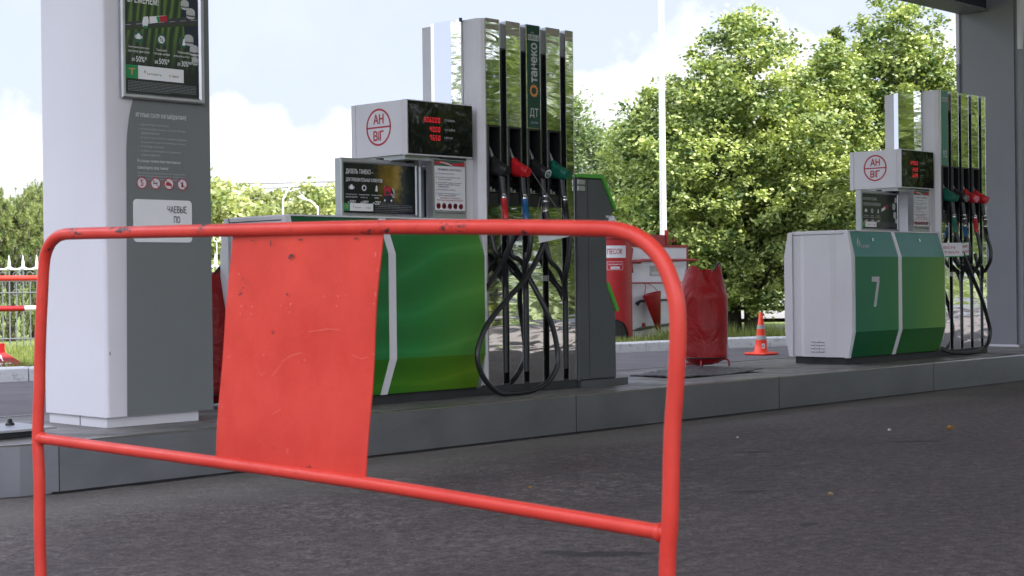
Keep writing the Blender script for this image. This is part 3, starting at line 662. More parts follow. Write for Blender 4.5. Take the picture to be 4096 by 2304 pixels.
def dispenser(ox, v, label):
    D = thing('fuel_dispenser', (ox + 6.7, 7.0, HI), label, 'fuel dispenser', 'fuel dispensers on the island')
    X = lambda x: x + ox
    # plinth
    MB().box((X(5.26), 6.765, HI), (X(7.60), 7.235, .292)).build('plinth', D, MPLINTH)
    # cabinet shell: profile in YZ extruded along X
    prof = lambda i: [(6.714 + .012 + i, 1.287 - i), (6.690 - .012 + i, 1.084), (6.690 - .012 + i, .49), (6.726 + i, .287 + i), (7.278 - i, .287 + i), (7.328 - i, .49), (7.328 - i, 1.084), (7.276 - i, 1.287 - i)]
    MB().prism(prof(.006), X(5.262), X(6.705), 'x').build('cabinet_body', D, MW)
    # end trims (front and rear) and end panel with raised centre
    for (ya, yb, s_) in ((6.756, 1, 1), (7.240, 0, -1)):
        e = [(6.722, 1.287), (6.686, 1.084), (6.684, .49), (6.722, .284)] if s_ == 1 else [(7.278, 1.287), (7.316, 1.094), (7.315, .49), (7.278, .289)]
        poly = e + [(ya, .284), (ya, 1.290)]
        MB().prism(poly, X(5.228), X(5.262), 'x').build('end_trim', D, MW)
    mb = MB(); yy = [7.237, 7.168, 7.128, 6.886, 6.834, 6.759]; ht = [0, 0, .010, .010, 0, 0]; hb = [0, 0, .016, .016, 0, 0]
    for i in range(5):
        mb.add([(X(5.240) - hb[i], yy[i] + (-.012 if i in (1, 2, 3) else 0) * 0, .288), (X(5.240) - hb[i + 1], yy[i + 1], .288), (X(5.240) - ht[i + 1], yy[i + 1], 1.262), (X(5.240) - ht[i], yy[i], 1.262)], [(0, 1, 2, 3)])
    mb.add([(X(5.240), y, z) for z in (.288, 1.262) for y in (7.237, 6.759)] + [(X(5.258), y, z) for z in (.288, 1.262) for y in (7.237, 6.759)], [(0, 1, 5, 4), (2, 6, 7, 3), (0, 4, 6, 2), (1, 3, 7, 5)])
    ep = mb.build('end_panel', D, MW)
    mb = MB()
    for r_ in range(4):
        for c_ in range(3): mb.box((X(5.2225), 6.94 + c_ * .045, .325 + r_ * .026), (X(5.2285) + .002, 6.975 + c_ * .045, .329 + r_ * .026), MBLACK); mb.box((X(5.216), 6.94 + c_ * .045, .329 + r_ * .026), (X(5.228), 6.975 + c_ * .045, .336 + r_ * .026), MW)
    mb.build('louvres', ep)
    MB().box((X(5.234), 6.759, 1.266), (X(5.262), 7.237, 1.291), None, .003).build('lid_edge', D, MW)
    MB().box((X(5.262), 6.74, 1.2875), (X(6.705), 7.26, 1.296)).build('cabinet_lid', D, MW)
    # two green front panels with white strip between
    gm = greenwrap('green_wrap', X(5.24), *( ((.003, .085, .032, 1), (.014, .165, .028, 1), (.080, .22, .022, 1), True) if v == 0 else ((.002, .13, .060, 1), (.022, .17, .035, 1), (.13, .27, .025, 1), False)))
    gt = mat('teal_band', (.002, .10, .062, 1) if v == 0 else (.003, .150, .115, 1), .34, var=.1, vs=2); gd = greenwrap('green_wrap_low', X(5.24), *( ((.006, .10, .010, 1), (.04, .16, .008, 1), (.10, .19, .008, 1), True) if v == 0 else ((.001, .085, .030, 1), (.006, .095, .012, 1), (.02, .11, .008, 1), False)))
    def pan(xa, xb, name):
        # xa/xb at top, mid
        z = [1.283, 1.084, .49, .290]; y = [6.7225, 6.6755, 6.6755, 6.7225]
        xa_ = [xa, xa + .035, xa + .035, xa + .002] if xa > X(5.3) else [xa] * 4; xb_ = [xb, xb + .03, xb + .03, xb]
        mb = MB(); t_ = .006
        F_ = [(p, q, w) for p, q, w in zip(xa_, y, z)] + [(p, q, w) for p, q, w in zip(xb_, y, z)]
        Bk = [(p, q + t_, w) for p, q, w in F_]
        for i, m in ((0, gt if v else gm), (1, gm), (2, gd)): mb.add([F_[i], F_[i + 1], F_[i + 5], F_[i + 4]], [(0, 1, 2, 3)], m)
        allv = F_ + Bk
        mb.add(allv, [(0, 4, 12, 8), (3, 11, 15, 7), (0, 8, 9, 1), (1, 9, 10, 2), (2, 10, 11, 3), (4, 5, 13, 12), (5, 6, 14, 13), (6, 7, 15, 14)], MW)
        return mb.build(name, D)
    p1 = pan(X(5.2635), X(5.885), 'front_panel'); p2 = pan(X(5.937), X(6.650), 'front_panel')
    z = [1.285, 1.084, .49, .288]; y = [6.724, 6.677, 6.677, 6.724]; xa = [5.887, 5.918, 5.918, 5.888]; xb = [5.935, 5.970, 5.970, 5.936]
    mb = MB(); vs = [(X(a), b - .004, c_) for a, b, c_ in zip(xa, y, z)] + [(X(a), b - .004, c_) for a, b, c_ in zip(xb, y, z)]; vs += [(a, b + .012, c_) for a, b, c_ in vs]
    mb.add(vs, [(i, i + 1, i + 5, i + 4) for i in range(3)] + [(i, i + 8, i + 9, i + 1) for i in range(3)] + [(i + 4, i + 5, i + 13, i + 12) for i in range(3)]); mb.build('dividing_strip', D, MW)
    # right hand edge trim of the cabinet
    mb = MB(); mb.prism([(6.728, 1.287), (6.684, 1.084), (6.684, .49), (6.728, .284), (6.80, .284), (6.80, 1.287)], X(6.653), X(6.690), 'x'); mb.build('end_trim', D, MALU)
    for i, xl in enumerate((5.57, 6.31) if v else ()):
        mb = MB(); c0 = Vector((X(xl), 6.707, 1.222)); nn = Vector((0, -.98, .2)).normalized()
        mb.tube([c0 - nn * .01, c0 + nn * .007], .012, MSTEEL, 14); mb.tube([c0 + nn * .007, c0 + nn * .0075], .006, MBLACK, 10); mb.build('lock', D)
    if v == 1:
        s = Sheet((X(5.262), 6.6755, 1.084), (1, 0, 0), (0, 0, 1), (0, -1, 0), .0008)
        s.poly([(.245, -.16), (.360, -.16), (.360, -.205), (.308, -.40), (.270, -.40), (.322, -.200), (.245, -.200)], MSILV, 1.5)
        s.build('number_marking', p1)
        up = (Vector((0, 6.7225, 1.283)) - Vector((0, 6.6755, 1.084))).normalized()
        s = Sheet((X(5.30), 6.6755, 1.084), (1, 0, 0), up, Vector((0, -up.z, up.y)), .0008)
        logo_flame(s, .060, .068, .095, MSILV, None, 1.5); s.text('TATNEFT', .083, .070, .026, MSILV, .135, bold=.03, l=1.5); s.build('logo_marking', p1)
    # tower core
    tw_ = MB(); tw_.prism([(X(6.763), 6.91), (X(7.595), 6.91), (X(7.595), 7.24), (X(6.763), 7.24)], .288, ZT - .006, 'z')
    for a, b in ((6.9145, 6.9755), (7.0985, 7.1535), (7.2795, 7.3385), (7.4635, 7.520)): tw_.box((X(a) - .002, 6.804, 2.361), (X(b) + .002, 6.909, ZT - .008)); tw_.box((X(a) - .002, 6.8062, .288), (X(b) + .002, 6.909, 2.3605))
    tw_.box((X(7.5885), 6.806, .288), (X(7.5935), 6.909, ZT - .008)); tw_.build('tower_body', D, MW)
    tb = MB(); tb.prism([(X(6.757), 6.80), (X(6.757), 6.914), (X(6.780), 6.914), (X(6.795), 6.80), (X(6.80), 6.768), (X(6.793), 6.764), (X(6.772), 6.774)], .288, ZT, 'z'); tb.build('corner_panel', D, MW)
    MB().prism([(X(6.757), 7.182), (X(6.757), 7.280), (X(6.80), 7.280), (X(6.80), 7.182)], .288, ZT - .003, 'z').build('corner_panel', D, MW)
    # protruding mirror panel on tower end
    MB().prism([(X(6.74), 6.917), (X(6.708), 6.968), (X(6.704), 7.118), (X(6.735), 7.178), (X(6.762), 7.178), (X(6.762), 6.917)], .60, ZT + .002, 'z').build('mirror_panel', D, MCHR)
    MB().tube([(X(6.742), 6.918, ZT - .01), (X(6.742), 6.918, ZT + .014)], .010, None, 8).build('bolt', D, MBLACK)
    xs = [(6.797, 6.914), (6.976, 7.098), (7.154, 7.279), (7.339, 7.463), (7.5205, 7.590)]
    for i, (a, b) in enumerate(xs):
        lab = (v == 0 and i == 2) or (v == 1 and i == 0)
        for yf, yb_ in ((6.759, 6.805), (7.241, 7.287)):
            mb = MB(); front = yf < 7
            if front and i < 4:
                # boot recess between z 1.388 and 1.873
                mb.box((X(a), yf, .285), (X(b), yb_, 1.385), MCHR); mb.box((X(a), yf, 1.876), (X(b), yb_, ZT + .003), MCHR)
                mb.box((X(a), yf, 1.385), (X(a) + .004, yb_, 1.876), MCHR); mb.box((X(b) - .004, yf, 1.385), (X(b), yb_, 1.876), MCHR)
            else: mb.box((X(a), yf, .285), (X(b), yb_, ZT + .003), MCHR)
            st = mb.build('mirror_column', D)
            if front:
                e = MB(); e.box((X(a) - .0045, yf - .001, .285), (X(a) - .0005, yb_, ZT)); e.box((X(b) + .0005, yf - .001, .285), (X(b) + .0035, yb_, ZT)); e.build('edge_bead', st, MSTEEL)
            if front and lab:
                s = Sheet((X(a), yf - .0005, 0), (1, 0, 0), (0, 0, 1), (0, -1, 0), .0006); W_ = b - a
                s.rect(.008, 1.879, W_ - .002, ZT, MDG if v == 0 else MG92, 1)
                s.rrect(.016, ZT - .095, W_ - .01, ZT - .058, .006, MSILV, 2); s.text('EURO 6', .022, ZT - .087, .020, MINKG, W_ - .038, bold=.04, l=3)
                s.ring(W_ * .45, ZT - .055, .014, .003, MSILV, 2, seg=16)
                if v == 0:
                    s.text('танеко', W_ * .78, 2.165, .052, MSILV, .245, bold=.09, rot=90, l=2)
                    sunflower(s, W_ * .53, 2.112, .043, MGOLD, 2)
                    s.text('ДТ', W_ * .52, 1.942, .060, MSILV, .078, bold=.02, l=2, ha='c'); s.text('ДТ-Л-К5', W_ * .56, 1.905, .014, MSILV, .062, l=2, ha='c', bold=.02)
                else:
                    s.text('92', W_ * .5, 1.945, .062, MSILV, .070, bold=.015, l=2, ha='c'); s.text('АИ-92-К5', W_ * .52, 1.915, .011, MDIM, .055, l=2, ha='c')
                s.build('grade_label', st)
        if i < 4:
            # nozzle boot
            mb = MB(); xa_, xb_ = X(a) + .005, X(b) - .005; yo, yi = 6.752, 6.90; z0, z1 = 1.388, 1.873
            mb.box((xa_, yo, z1 - .010), (xb_, yi, z1)); mb.box((xa_, yo, z0), (xb_, yi, z0 + .010)); mb.box((xa_, yo, z0 + .010), (xa_ + .009, yi, z1 - .010)); mb.box((xb_ - .009, yo, z0 + .010), (xb_, yi, z1 - .010)); mb.box((xa_ + .009, yi - .01, z0 + .01), (xb_ - .009, yi, z1 - .01))
            mb.box((xa_ + .009, 6.765, z0 + .010), (xb_ - .009, 6.80, z0 + .075))
            bt = mb.build('nozzle_boot', D, MBLACK)
            MB().box((xa_ + .012, 6.772, 1.470), (xb_ - .012, 6.86, 1.474)).build('shelf', bt, MSTEEL)
            mb = MB(); mb.box((xa_ + .03, 6.775, 1.478), (xa_ + .05, 6.82, 1.50)); mb.box((xa_ + .065, 6.775, 1.476), (xa_ + .078, 6.82, 1.488)); mb.build('latch', bt, MALU)
            # black hose slot between mirror columns
            nx = xs[i + 1][0]; mb = MB(); mb.box((X(b) + .004, 6.799, .288), (X(nx) - .005, 6.806 - .0005, 2.36)); mb.box((X(b) + .024, 6.776, .288), (X(nx) - .026, 6.799, 2.352)); sl_ = mb.build('hose_slot', D, MBLACKG)
            mid = (b + nx) / 2
            mb = MB(); mb.box((X(mid) - .012, 6.7985, .30), (X(mid) - .009, 6.7755, 2.35)); mb.build('slot_trim', sl_, MSTEEL)
            MB().box((X(mid) - .02, 6.766, .92), (X(mid) + .02, 6.7755, .955)).build('hose_clip', sl_, MALU)
    # display head
    hd = MB(); hd.prism([(6.822, 1.667), (6.822, 1.984), (7.232, 1.986), (7.232, 1.667)], X(6.163), X(6.70), 'x'); 
    hd = hd.build('display_head', D, MW)
    MB().prism([(X(6.166), 6.781), (X(6.694), 6.781), (X(6.694), 6.819), (X(6.162), 6.819)], 1.664, 1.985, 'z').build('display_surround', hd, MW)
    MB().prism([(X(6.162), 7.235), (X(6.694), 7.235), (X(6.694), 7.272), (X(6.162), 7.272)], 1.664, 1.985, 'z').build('display_surround', hd, MW)
    ds = MB().box((X(6.172), 6.776, 1.672), (X(6.692), 6.7805, 1.979)).build('display_glass', hd, MDISP)
    s = Sheet((X(6.172), 6.7755, 1.672), (1, 0, 0), (0, 0, 1), (0, -1, 0), .0004)
    nums = ('3060.00', '40.00', '76.50') if v == 0 else ('1499.60', '24.09', '62.25')
    xr = .250; rows = (.188, .134, .084)
    for tx, yy_, nm, sub in zip(nums, rows, ('СУММА', 'ОБЪЁМ', 'ЦЕНА'), ('РУБ.', 'ЛИТР', 'РУБ/ЛИТР')):
        s.seg7(tx, xr, yy_, .030, MLED); s.build('glowing_digits', ds); s = Sheet((X(6.172), 6.7755, 1.672), (1, 0, 0), (0, 0, 1), (0, -1, 0), .0004); s.text(nm, xr + .038, yy_ + .012, .014, MSILV if v == 0 else MDIM, .085 if len(nm) > 4 else .064, bold=.02); s.text(sub, xr + .038, yy_, .006, MDIM, .02 if len(sub) < 5 else .052); s.build('caption', ds); s = Sheet((X(6.172), 6.7755, 1.672), (1, 0, 0), (0, 0, 1), (0, -1, 0), .0004)
    for q in ((.010, .284, .062, .286), (.010, .264, .062, .266), (.010, .266, .012, .284), (.060, .266, .062, .284)): s.rect(*q, MDIM)
    s.ring(.022, .275, .007, .002, MDIM, 2, seg=16); s.text('ТОПАЗ', .032, .272, .006, MDIM, .026); s.build('maker_mark', ds)
    s = Sheet((X(6.1628), 7.232, 1.667), (0, -1, 0), (0, 0, 1), (-1, 0, 0), .0005)
    s.ring(.205, .172,   .1105, .0125, MREDI, 1, seg=64); s.rect(.100, .166, .310, .176, MREDI, 1)
    s.text('АН', .205, .192, .056, MREDI, .088, bold=.06, ha='c'); s.text('В', .160, .094, .056, MREDI, .036, bold=.06); s.rect(.2025, .094, .2095, .150, MREDI, 2); s.text('Г', .217, .094, .056, MREDI, .032, bold=.06); s.build('warning_emblem', hd)
    mb = MB(); mb.box((X(6.19), 6.83, 1.640), (X(6.66), 7.22, 1.6665)); mb.build('underside_tray', hd, MALU)
    MB().box((X(6.30), 6.90, 1.628), (X(6.33), 6.94, 1.640)).build('bracket', hd, MBLACK); MB().box((X(6.44), 6.80, 1.650), (X(6.66), 6.815, 1.664)).build('bracket', hd, MBLACK)
    # framed poster below the head, dark panel at the rear, support post
    for (yy_, side) in ((6.95, 1), (7.16, 0)):
        fr = MB(); fr.box((X(5.800), yy_ + .0002, 1.297), (X(6.400), yy_ + .045, 1.637), MALU) if side else (fr.box((X(6.62), yy_, 1.297), (X(6.756), yy_ + .03, 1.637), MALU), fr.box((X(6.645), yy_ - .002, 1.325), (X(6.755), yy_ - .0005, 1.615), MBLACK))
        if side: frame(fr, X(5.796), 1.297, X(6.404), 1.639, .028, yy_, .008, MALU)
        fo = fr.build('poster_holder', D)
        if side:
            s = Sheet((X(5.824), yy_ - .0006, 1.321), (1, 0, 0), (0, 0, 1), (0, -1, 0), .0005); w_, h_ = .552, .292
            if v == 0:
                s.rect(0, 0, w_, h_, posterdark('poster_forest', X(5.824), X(6.376)), .5)
                s.poly([(.26, .04), (.44, .04), (.36, .10), (.32, .10)], MROAD, 1)
                s.text('ДИЗЕЛЬ ТАНЕКО –', .018, .225, .032, MWHT, .205, bold=.02); s.text('ДЛЯ ТРЕБОВАТЕЛЬНЫХ КЛИЕНТОВ', .018, .182, .024, MWHT, .275, bold=.02)
                benefits(s, .058, .150, .095, (('Снижение нагрузки', 'при пуске двигателя', 'до', '50%*'), ('Уменьшение выбросов', 'в атмосферу', 'до', '18%*'), ('Снижение расхода', 'топлива', 'до', '2%*')), False)
                s.poly([(.305, .085), (.36, .080), (.362, .160), (.308, .165)], MREDI, 2); s.rect(.303, .072, .372, .112, MNAVY, 3); s.rect(.314, .120, .352, .135, MROAD, 4); s.poly([(.362, .10), (.395, .10), (.385, .15), (.310, .170), (.308, .165), (.362, .160)], MSILV, 1.8)
                s.disc(.311, .082, .006, MWHT, 4); s.disc(.362, .082, .006, MWHT, 4)
            else:
                t_ = posterfield('poster_field_small'); s.rect(0, 0, w_, h_, t_, .5)
                for k in range(9): s.poly([(.18 + k * .035, .06), (.20 + k * .035, .06), (.10 + k * .045, .25), (.09 + k * .045, .25)], MHEDGE, 1)
                s.poly([(.14, .09), (.17, .09), (w_, .235), (w_, .265)], MROAD, 1.5)
                for cx, cy, r in ((.50, .20, .026), (.515, .13, .026), (.53, .255, .02), (.535, .08, .018)): s.disc(cx, cy - .012, r, MSILV, 2); s.disc(cx, cy, r, MTANK, 3, r * .8)
                s.poly([(.30, .145), (.40, .18), (.395, .205), (.30, .17)], MWHT, 4); s.poly([(.36, .166), (.40, .18), (.395, .205), (.355, .190)], MREDI, 5)
                s.text('КАЧЕСТВО ТОПЛИВА,', .018, .235, .026, MSILV, .215, bold=.02); s.text('ПРОВЕРЕННОЕ ВРЕМЕНЕМ!', .018, .192, .026, MSILV, .27, bold=.02)
                benefits(s, .058, .150, .095, (('Снижение нагрузки', 'при пуске двигателя', 'до', '50%*'), ('Снижение', 'толщины нагара', 'на', '50%*'), ('Уменьшение', 'выбросов в атмосферу', 'до', '30%**')), False)
            logobar(s, 0, .016, .175, .044, .045); s.finelines(.235, .53, .056, 5, .010, .003, MDIM, 2, 9)
            s.build('printed_poster', fo)
            [MB().box((X(q), yy_ - .004, 1.640), (X(q + .03), yy_ + .03, 1.650)).build('clip', fo, MBLACK) for q in (6.10, 6.24)]
    rp = MB(); rp.box((X(6.385), 6.802, 1.2965), (X(6.660), 6.85, 1.655)); rp = rp.build('rules_holder', D, MALU)
    s = Sheet((X(6.393), 6.8015, 1.345), (1, 0, 0), (0, 0, 1), (0, -1, 0), .0006); w_, h_ = .258, .306
    s.rrect(0, 0, w_, h_, .008, MPAP, 1); s.rect(.004, h_ - .040, w_ - .004, h_ - .004, MINKG, 2)
    s.poly([(.004, h_ - .016), (.07, h_ - .010), (.14, h_ - .024), (w_ - .004, h_ - .012), (w_ - .004, h_ - .036), (.15, h_ - .038), (.07, h_ - .026), (.004, h_ - .034)], MREDI, 3)
    s.poly([(.05, h_ - .016), (.11, h_ - .022), (.16, h_ - .038), (.15, h_ - .0385), (.10, h_ - .027), (.05, h_ - .020)], MPAP, 4)
    s.text('ПРАВИЛА ЗАПРАВКИ', w_ / 2, h_ - .068, .013, MINK, .195, bold=.03, ha='c')
    for i, lines in enumerate((('Заглушите двигатель.',), ('Вставьте топливораздаточный', 'кран в бензобак.'), ('Произведите оплату. Назовите', 'номер колонки, вид топлива', 'и количество.'), ('Произведите заправку.',), ('Верните топливораздаточный', 'кран в гнездо колонки.'))):
        yy_ = h_ - (.090, .112, .144, .186, .208)[i]
        s.ring(.020, yy_ + .003, .006, .0015, MINK, 2, seg=4 * 3)
        for j, tx in enumerate(lines): s.text(tx, .034, yy_ - j * .012, .0085, MINK, .0068 * len(tx), bold=.02)
    s.text('ЗАПРАВКА В СТЕКЛЯННУЮ И', w_ / 2, .072, .008, MREDI, .165, bold=.03, ha='c'); s.text('ПЛАСТМАССОВУЮ ТАРУ ЗАПРЕЩЕНА!', w_ / 2, .058, .008, MREDI, .215, bold=.03, ha='c')
    for i in range(5): prohibit(s, .035 + i * .046, .028, .017, i)
    for q in ((0, 0, w_, .002), (0, h_ - .002, w_, h_), (0, 0, .002, h_), (w_ - .002, 0, w_, h_)): s.rect(*q, MINK, 5)
    s.build('rules_print', rp)
    mb = MB()
    for k in range(16): mb.add([(X(6.400) + k * .0155, 6.8008, 1.338), (X(6.405) + k * .0155, 6.8008, 1.338), (X(6.413) + k * .0155, 6.8008, 1.327), (X(6.408) + k * .0155, 6.8008, 1.327)], [(3, 2, 1, 0)])
    mb.build('vent_slots', rp, MBLACK)
    MB().box((X(6.66), 6.84, 1.2965), (X(6.757), 7.16, 1.664)).build('head_support', D, MW)
    return D
d1 = dispenser(0, 0, 'diesel dispenser with tall green grade strip and glowing 3060.00 readout, behind the barrier plate')
d2 = dispenser(5.54, 1, 'fuel dispenser with white figure 7 on its green front beside the far column')

# ------------------------------------------------------------------ nozzles with their hoses
def nozzle(x, ybase, cover, ring, sleeve, label, grp, cap=None, hose=None, hr=.0165):
    N = thing('fuel_nozzle', (x, 6.67, 1.3), label, 'fuel nozzle', grp)
    V = lambda y, z: (x, y, z)
    MB().tube(smoothpts([V(6.825, 1.765), V(6.798, 1.728), V(6.772, 1.674), V(6.764, 1.662)], 4), [.011, .011, .011, .011, .011, .0115, .012, .012, .0125, .0125, .013, .013, .013], None, 12).build('spout', N, MALU)
    # body cover: side profile extruded, bulging
    prof = [(6.790, 1.672), (6.758, 1.688), (6.740, 1.664), (6.712, 1.650), (6.680, 1.636), (6.655, 1.618), (6.646, 1.590), (6.655, 1.566), (6.680, 1.556), (6.720, 1.560), (6.752, 1.566), (6.782, 1.572), (6.792, 1.600), (6.776, 1.632)]
    cy, cz = 6.715, 1.612; vs = []; n = len(prof)
    for dx, s in ((-.030, .55), (-.026, .82), (-.014, .97), (0, 1.0), (.014, .97), (.026, .82), (.030, .55)):
        vs += [(x + dx, cy + (p[0] - cy) * s, cz + (p[1] - cz) * s) for p in prof]
    fs = [(i * n + k, i * n + (k + 1) % n, (i + 1) * n + (k + 1) % n, (i + 1) * n + k) for i in range(6) for k in range(n)]
    body = MB().add(vs, fs, None, True).add(vs[:n], [tuple(range(n - 1, -1, -1))]).add(vs[-n:], [tuple(range(n))]).build('grip_cover', N, cover)
    ax = Vector((0, -.86, -.35)).normalized(); c0 = Vector((x + .002, 6.664, 1.593))
    mb = MB(); mb.tube([c0 - ax * .02, c0 + ax * .014, c0 + ax * .018], [.031, .031, .028], None, 20); cp = mb.build('end_cap', body, cap if (cap and cap != 'dt') else cover)
    if cap == 'dt':
        e1 = Vector((1, 0, 0)); e2 = ax.cross(e1).normalized()
        if e2.z < 0: e2 = -e2
        s = Sheet(c0 + ax * .0185, e1, e2, ax, .0005); s.disc(0, 0, .027, MPAP, 1); s.disc(0, -.003, .021, MINKG, 2); s.text('ДТ', 0, -.010, .017, MPAP, .026, mirror=True, ha='c', l=3, bold=.03); s.build('badge', cp)
    # trigger guard
    MB().tube(smoothpts([V(6.775, 1.585), V(6.790, 1.545), V(6.765, 1.515), V(6.715, 1.525)], 5), .0045, None, 6).build('trigger_guard', N, MBLACK)
    # ribbed bend protector
    pts = smoothpts([V(6.700, 1.575), V(6.696, 1.53), V(6.690, 1.48), V(6.685, 1.448)], 8); mb = MB()
    mb.tube(pts, [.0205 + (.0022 if i % 2 else 0) - .004 * i / len(pts) for i in range(len(pts))], None, 14); mb.build('bend_protector', N, MBLACK)
    y0 = ybase
    if ring == 'metal':
        mb = MB(); mb.tube([V(y0, 1.452), V(y0, 1.430), V(y0, 1.4295), V(y0 - .003, 1.405), V(y0 - .003, 1.4045), V(y0 - .004, 1.352)], [.0185, .0185, .0205, .0205, .0165, .0165], None, 16); mb.build('swivel', N, MSTEEL)
        ztop = 1.352
    else:
        MB().tube([V(y0, 1.452), V(y0, 1.444), V(y0 - .001, 1.4435), V(y0 - .001, 1.428)], [.0165, .0165, .0185, .0185], None, 16).build('swivel', N, MSTEEL); ztop = 1.428
    ms = sleeve or MBLACK
    zb = 1.300 if ring != 'metal' else 1.265
    if ring != 'metal' or sleeve:
        MB().tube([V(y0 - .001, ztop), V(y0 - .008, (ztop + zb) / 2), V(y0 - .0085, (ztop + zb) / 2 - .001), V(y0 - .018, zb)], [.0185, .0195, .0205, .0205], None, 16).build('sleeve', N, ms)
        st = V(y0 - .018, zb)
    else: st = V(y0 - .006, 1.352)
    MB().tube(smoothpts([st] + hose, 8), hr, None, 12).build('hose', N, MRUB)
    return N
G1 = 'nozzles on the diesel dispenser'; G2 = 'nozzles on dispenser seven'
def droop(xn, xj, zj, xs, zs, yj=6.70, back=None):
    "hose: falls from the sleeve to a junction at the slot, then back up behind to the slot outlet"
    h = [(xn + .002, 6.645, 1.20), (xn + .012, 6.655, 1.10), (xj, yj + .03, zj), (xj + .001, 6.755, zj - .10)]
    return h
def upper_return(name, x0, z0, xj, zj, par):
    MB().tube(smoothpts([(x0, 6.74, z0), (x0 + .01, 6.72, z0 - .10), ((x0 + xj) / 2, 6.715, (z0 + zj) / 2 - .02), (xj - .02, 6.73, zj + .02), (xj, 6.755, zj - .05)], 8), .0150, None, 10).build(name, par, MRUB)
n1 = nozzle(6.86, 6.684, MBLACK, 'thin', MREDS, 'black fuel nozzle with red hose sleeve, in the first boot from the display', G1, None, [(6.868, 6.640, 1.20), (6.868, 6.65, 1.12), (6.872, 6.70, 1.03), (6.935, 6.752, .92), (6.94, 6.760, .80), (6.94, 6.762, .36)])
n2 = nozzle(7.04, 6.682, MRED, 'thin', MBLU, 'red fuel nozzle with blue hose sleeve, between two black nozzles', G1, None, [(7.046, 6.640, 1.20), (7.046, 6.65, 1.10), (7.055, 6.70, 1.0), (7.118, 6.752, .90), (7.122, 6.760, .78), (7.122, 6.762, .36)])
n3 = nozzle(7.22, 6.676, MBLACK, 'metal', None, 'black diesel nozzle with round white badge and long looping hose', G1, 'dt', [(7.222, 6.65, 1.27), (7.157, 6.62, 1.170), (7.072, 6.62, 1.040), (6.953, 6.61, .925), (6.791, 6.60, .810), (6.621, 6.59, .675), (6.535, 6.585, .543), (6.522, 6.58, .451), (6.572, 6.58, .350), (6.692, 6.585, .262), (6.838, 6.60, .247), (7.011, 6.61, .252), (7.153, 6.61, .295), (7.239, 6.61, .386), (7.259, 6.62, .483), (7.233, 6.63, .622), (7.190, 6.65, .740), (7.145, 6.69, .860), (7.128, 6.745, .97), (7.127, 6.762, 1.10)])
n4 = nozzle(7.40, 6.674, MGRN, 'thin', MBLACK, 'green fuel nozzle with black hose sleeve at the far end of the diesel dispenser', G1, None, [(7.406, 6.640, 1.20), (7.408, 6.65, 1.08), (7.412, 6.68, .96), (7.47, 6.750, .85), (7.488, 6.760, .74), (7.488, 6.762, .36)])
for par, (x0, z0, xj, zj) in ((n1, (6.81, 1.20, 6.935, .98)), (n2, (6.955, 1.18, 7.115, .955)), (n4, (7.30, 1.15, 7.480, .85))): upper_return('return_hose', x0, z0, xj, zj, par)
MB().tube(smoothpts([(6.70, 6.70, .86), (6.85, 6.72, 1.0), (6.96, 6.73, 1.15), (7.02, 6.735, 1.25)], 8), .0150, None, 10).build('return_hose', n2, MRUB)
X7 = 5.54
m1 = nozzle(6.86 + X7, 6.684, MGRN, 'thin', MGRN, 'green fuel nozzle with green hose sleeve beside the 92 grade strip', G2, None, [(12.41, 6.64, 1.20), (12.43, 6.61, 1.10), (12.567, 6.60, .91), (12.72, 6.59, .70), (12.80, 6.585, .54), (12.835, 6.58, .44), (12.80, 6.58, .34), (12.70, 6.585, .280), (12.528, 6.60, .256), (12.36, 6.64, .262), (12.263, 6.70, .285), (12.24, 6.757, .33)])
m2 = nozzle(7.04 + X7, 6.682, MBLACK, 'metal', MBLU, 'black fuel nozzle with blue hose sleeve, second from the 92 grade strip', G2, MGREYP, [(12.585, 6.64, 1.18), (12.575, 6.64, 1.07), (12.61, 6.70, .98), (12.657, 6.755, .90), (12.662, 6.762, .36)])
m3 = nozzle(7.22 + X7, 6.676, MRED, 'thin', MREDS, 'red fuel nozzle with red hose sleeve and pale cap, in the third boot', G2, mat('pink_cap', srgb(210, 120, 135), .5), [(12.77, 6.64, 1.20), (12.77, 6.63, 1.09), (12.80, 6.69, .98), (12.842, 6.755, .90), (12.847, 6.762, .36)])
m4 = nozzle(7.40 + X7, 6.674, MRED, 'metal', MBLACK, 'red fuel nozzle with black hose sleeve, next to the far column', G2, mat('rose_cap', srgb(200, 60, 75), .5), [(12.955, 6.63, 1.16), (12.95, 6.63, 1.06), (12.975, 6.69, .97), (13.025, 6.755, .90), (13.03, 6.762, .36)])
for par, (x0, z0, xj, zj) in ((m2, (12.52, 1.12, 12.655, .94)), (m3, (12.70, 1.12, 12.84, .94)), (m4, (12.88, 1.12, 13.02, .94))): upper_return('return_hose', x0, z0, xj, zj, par)

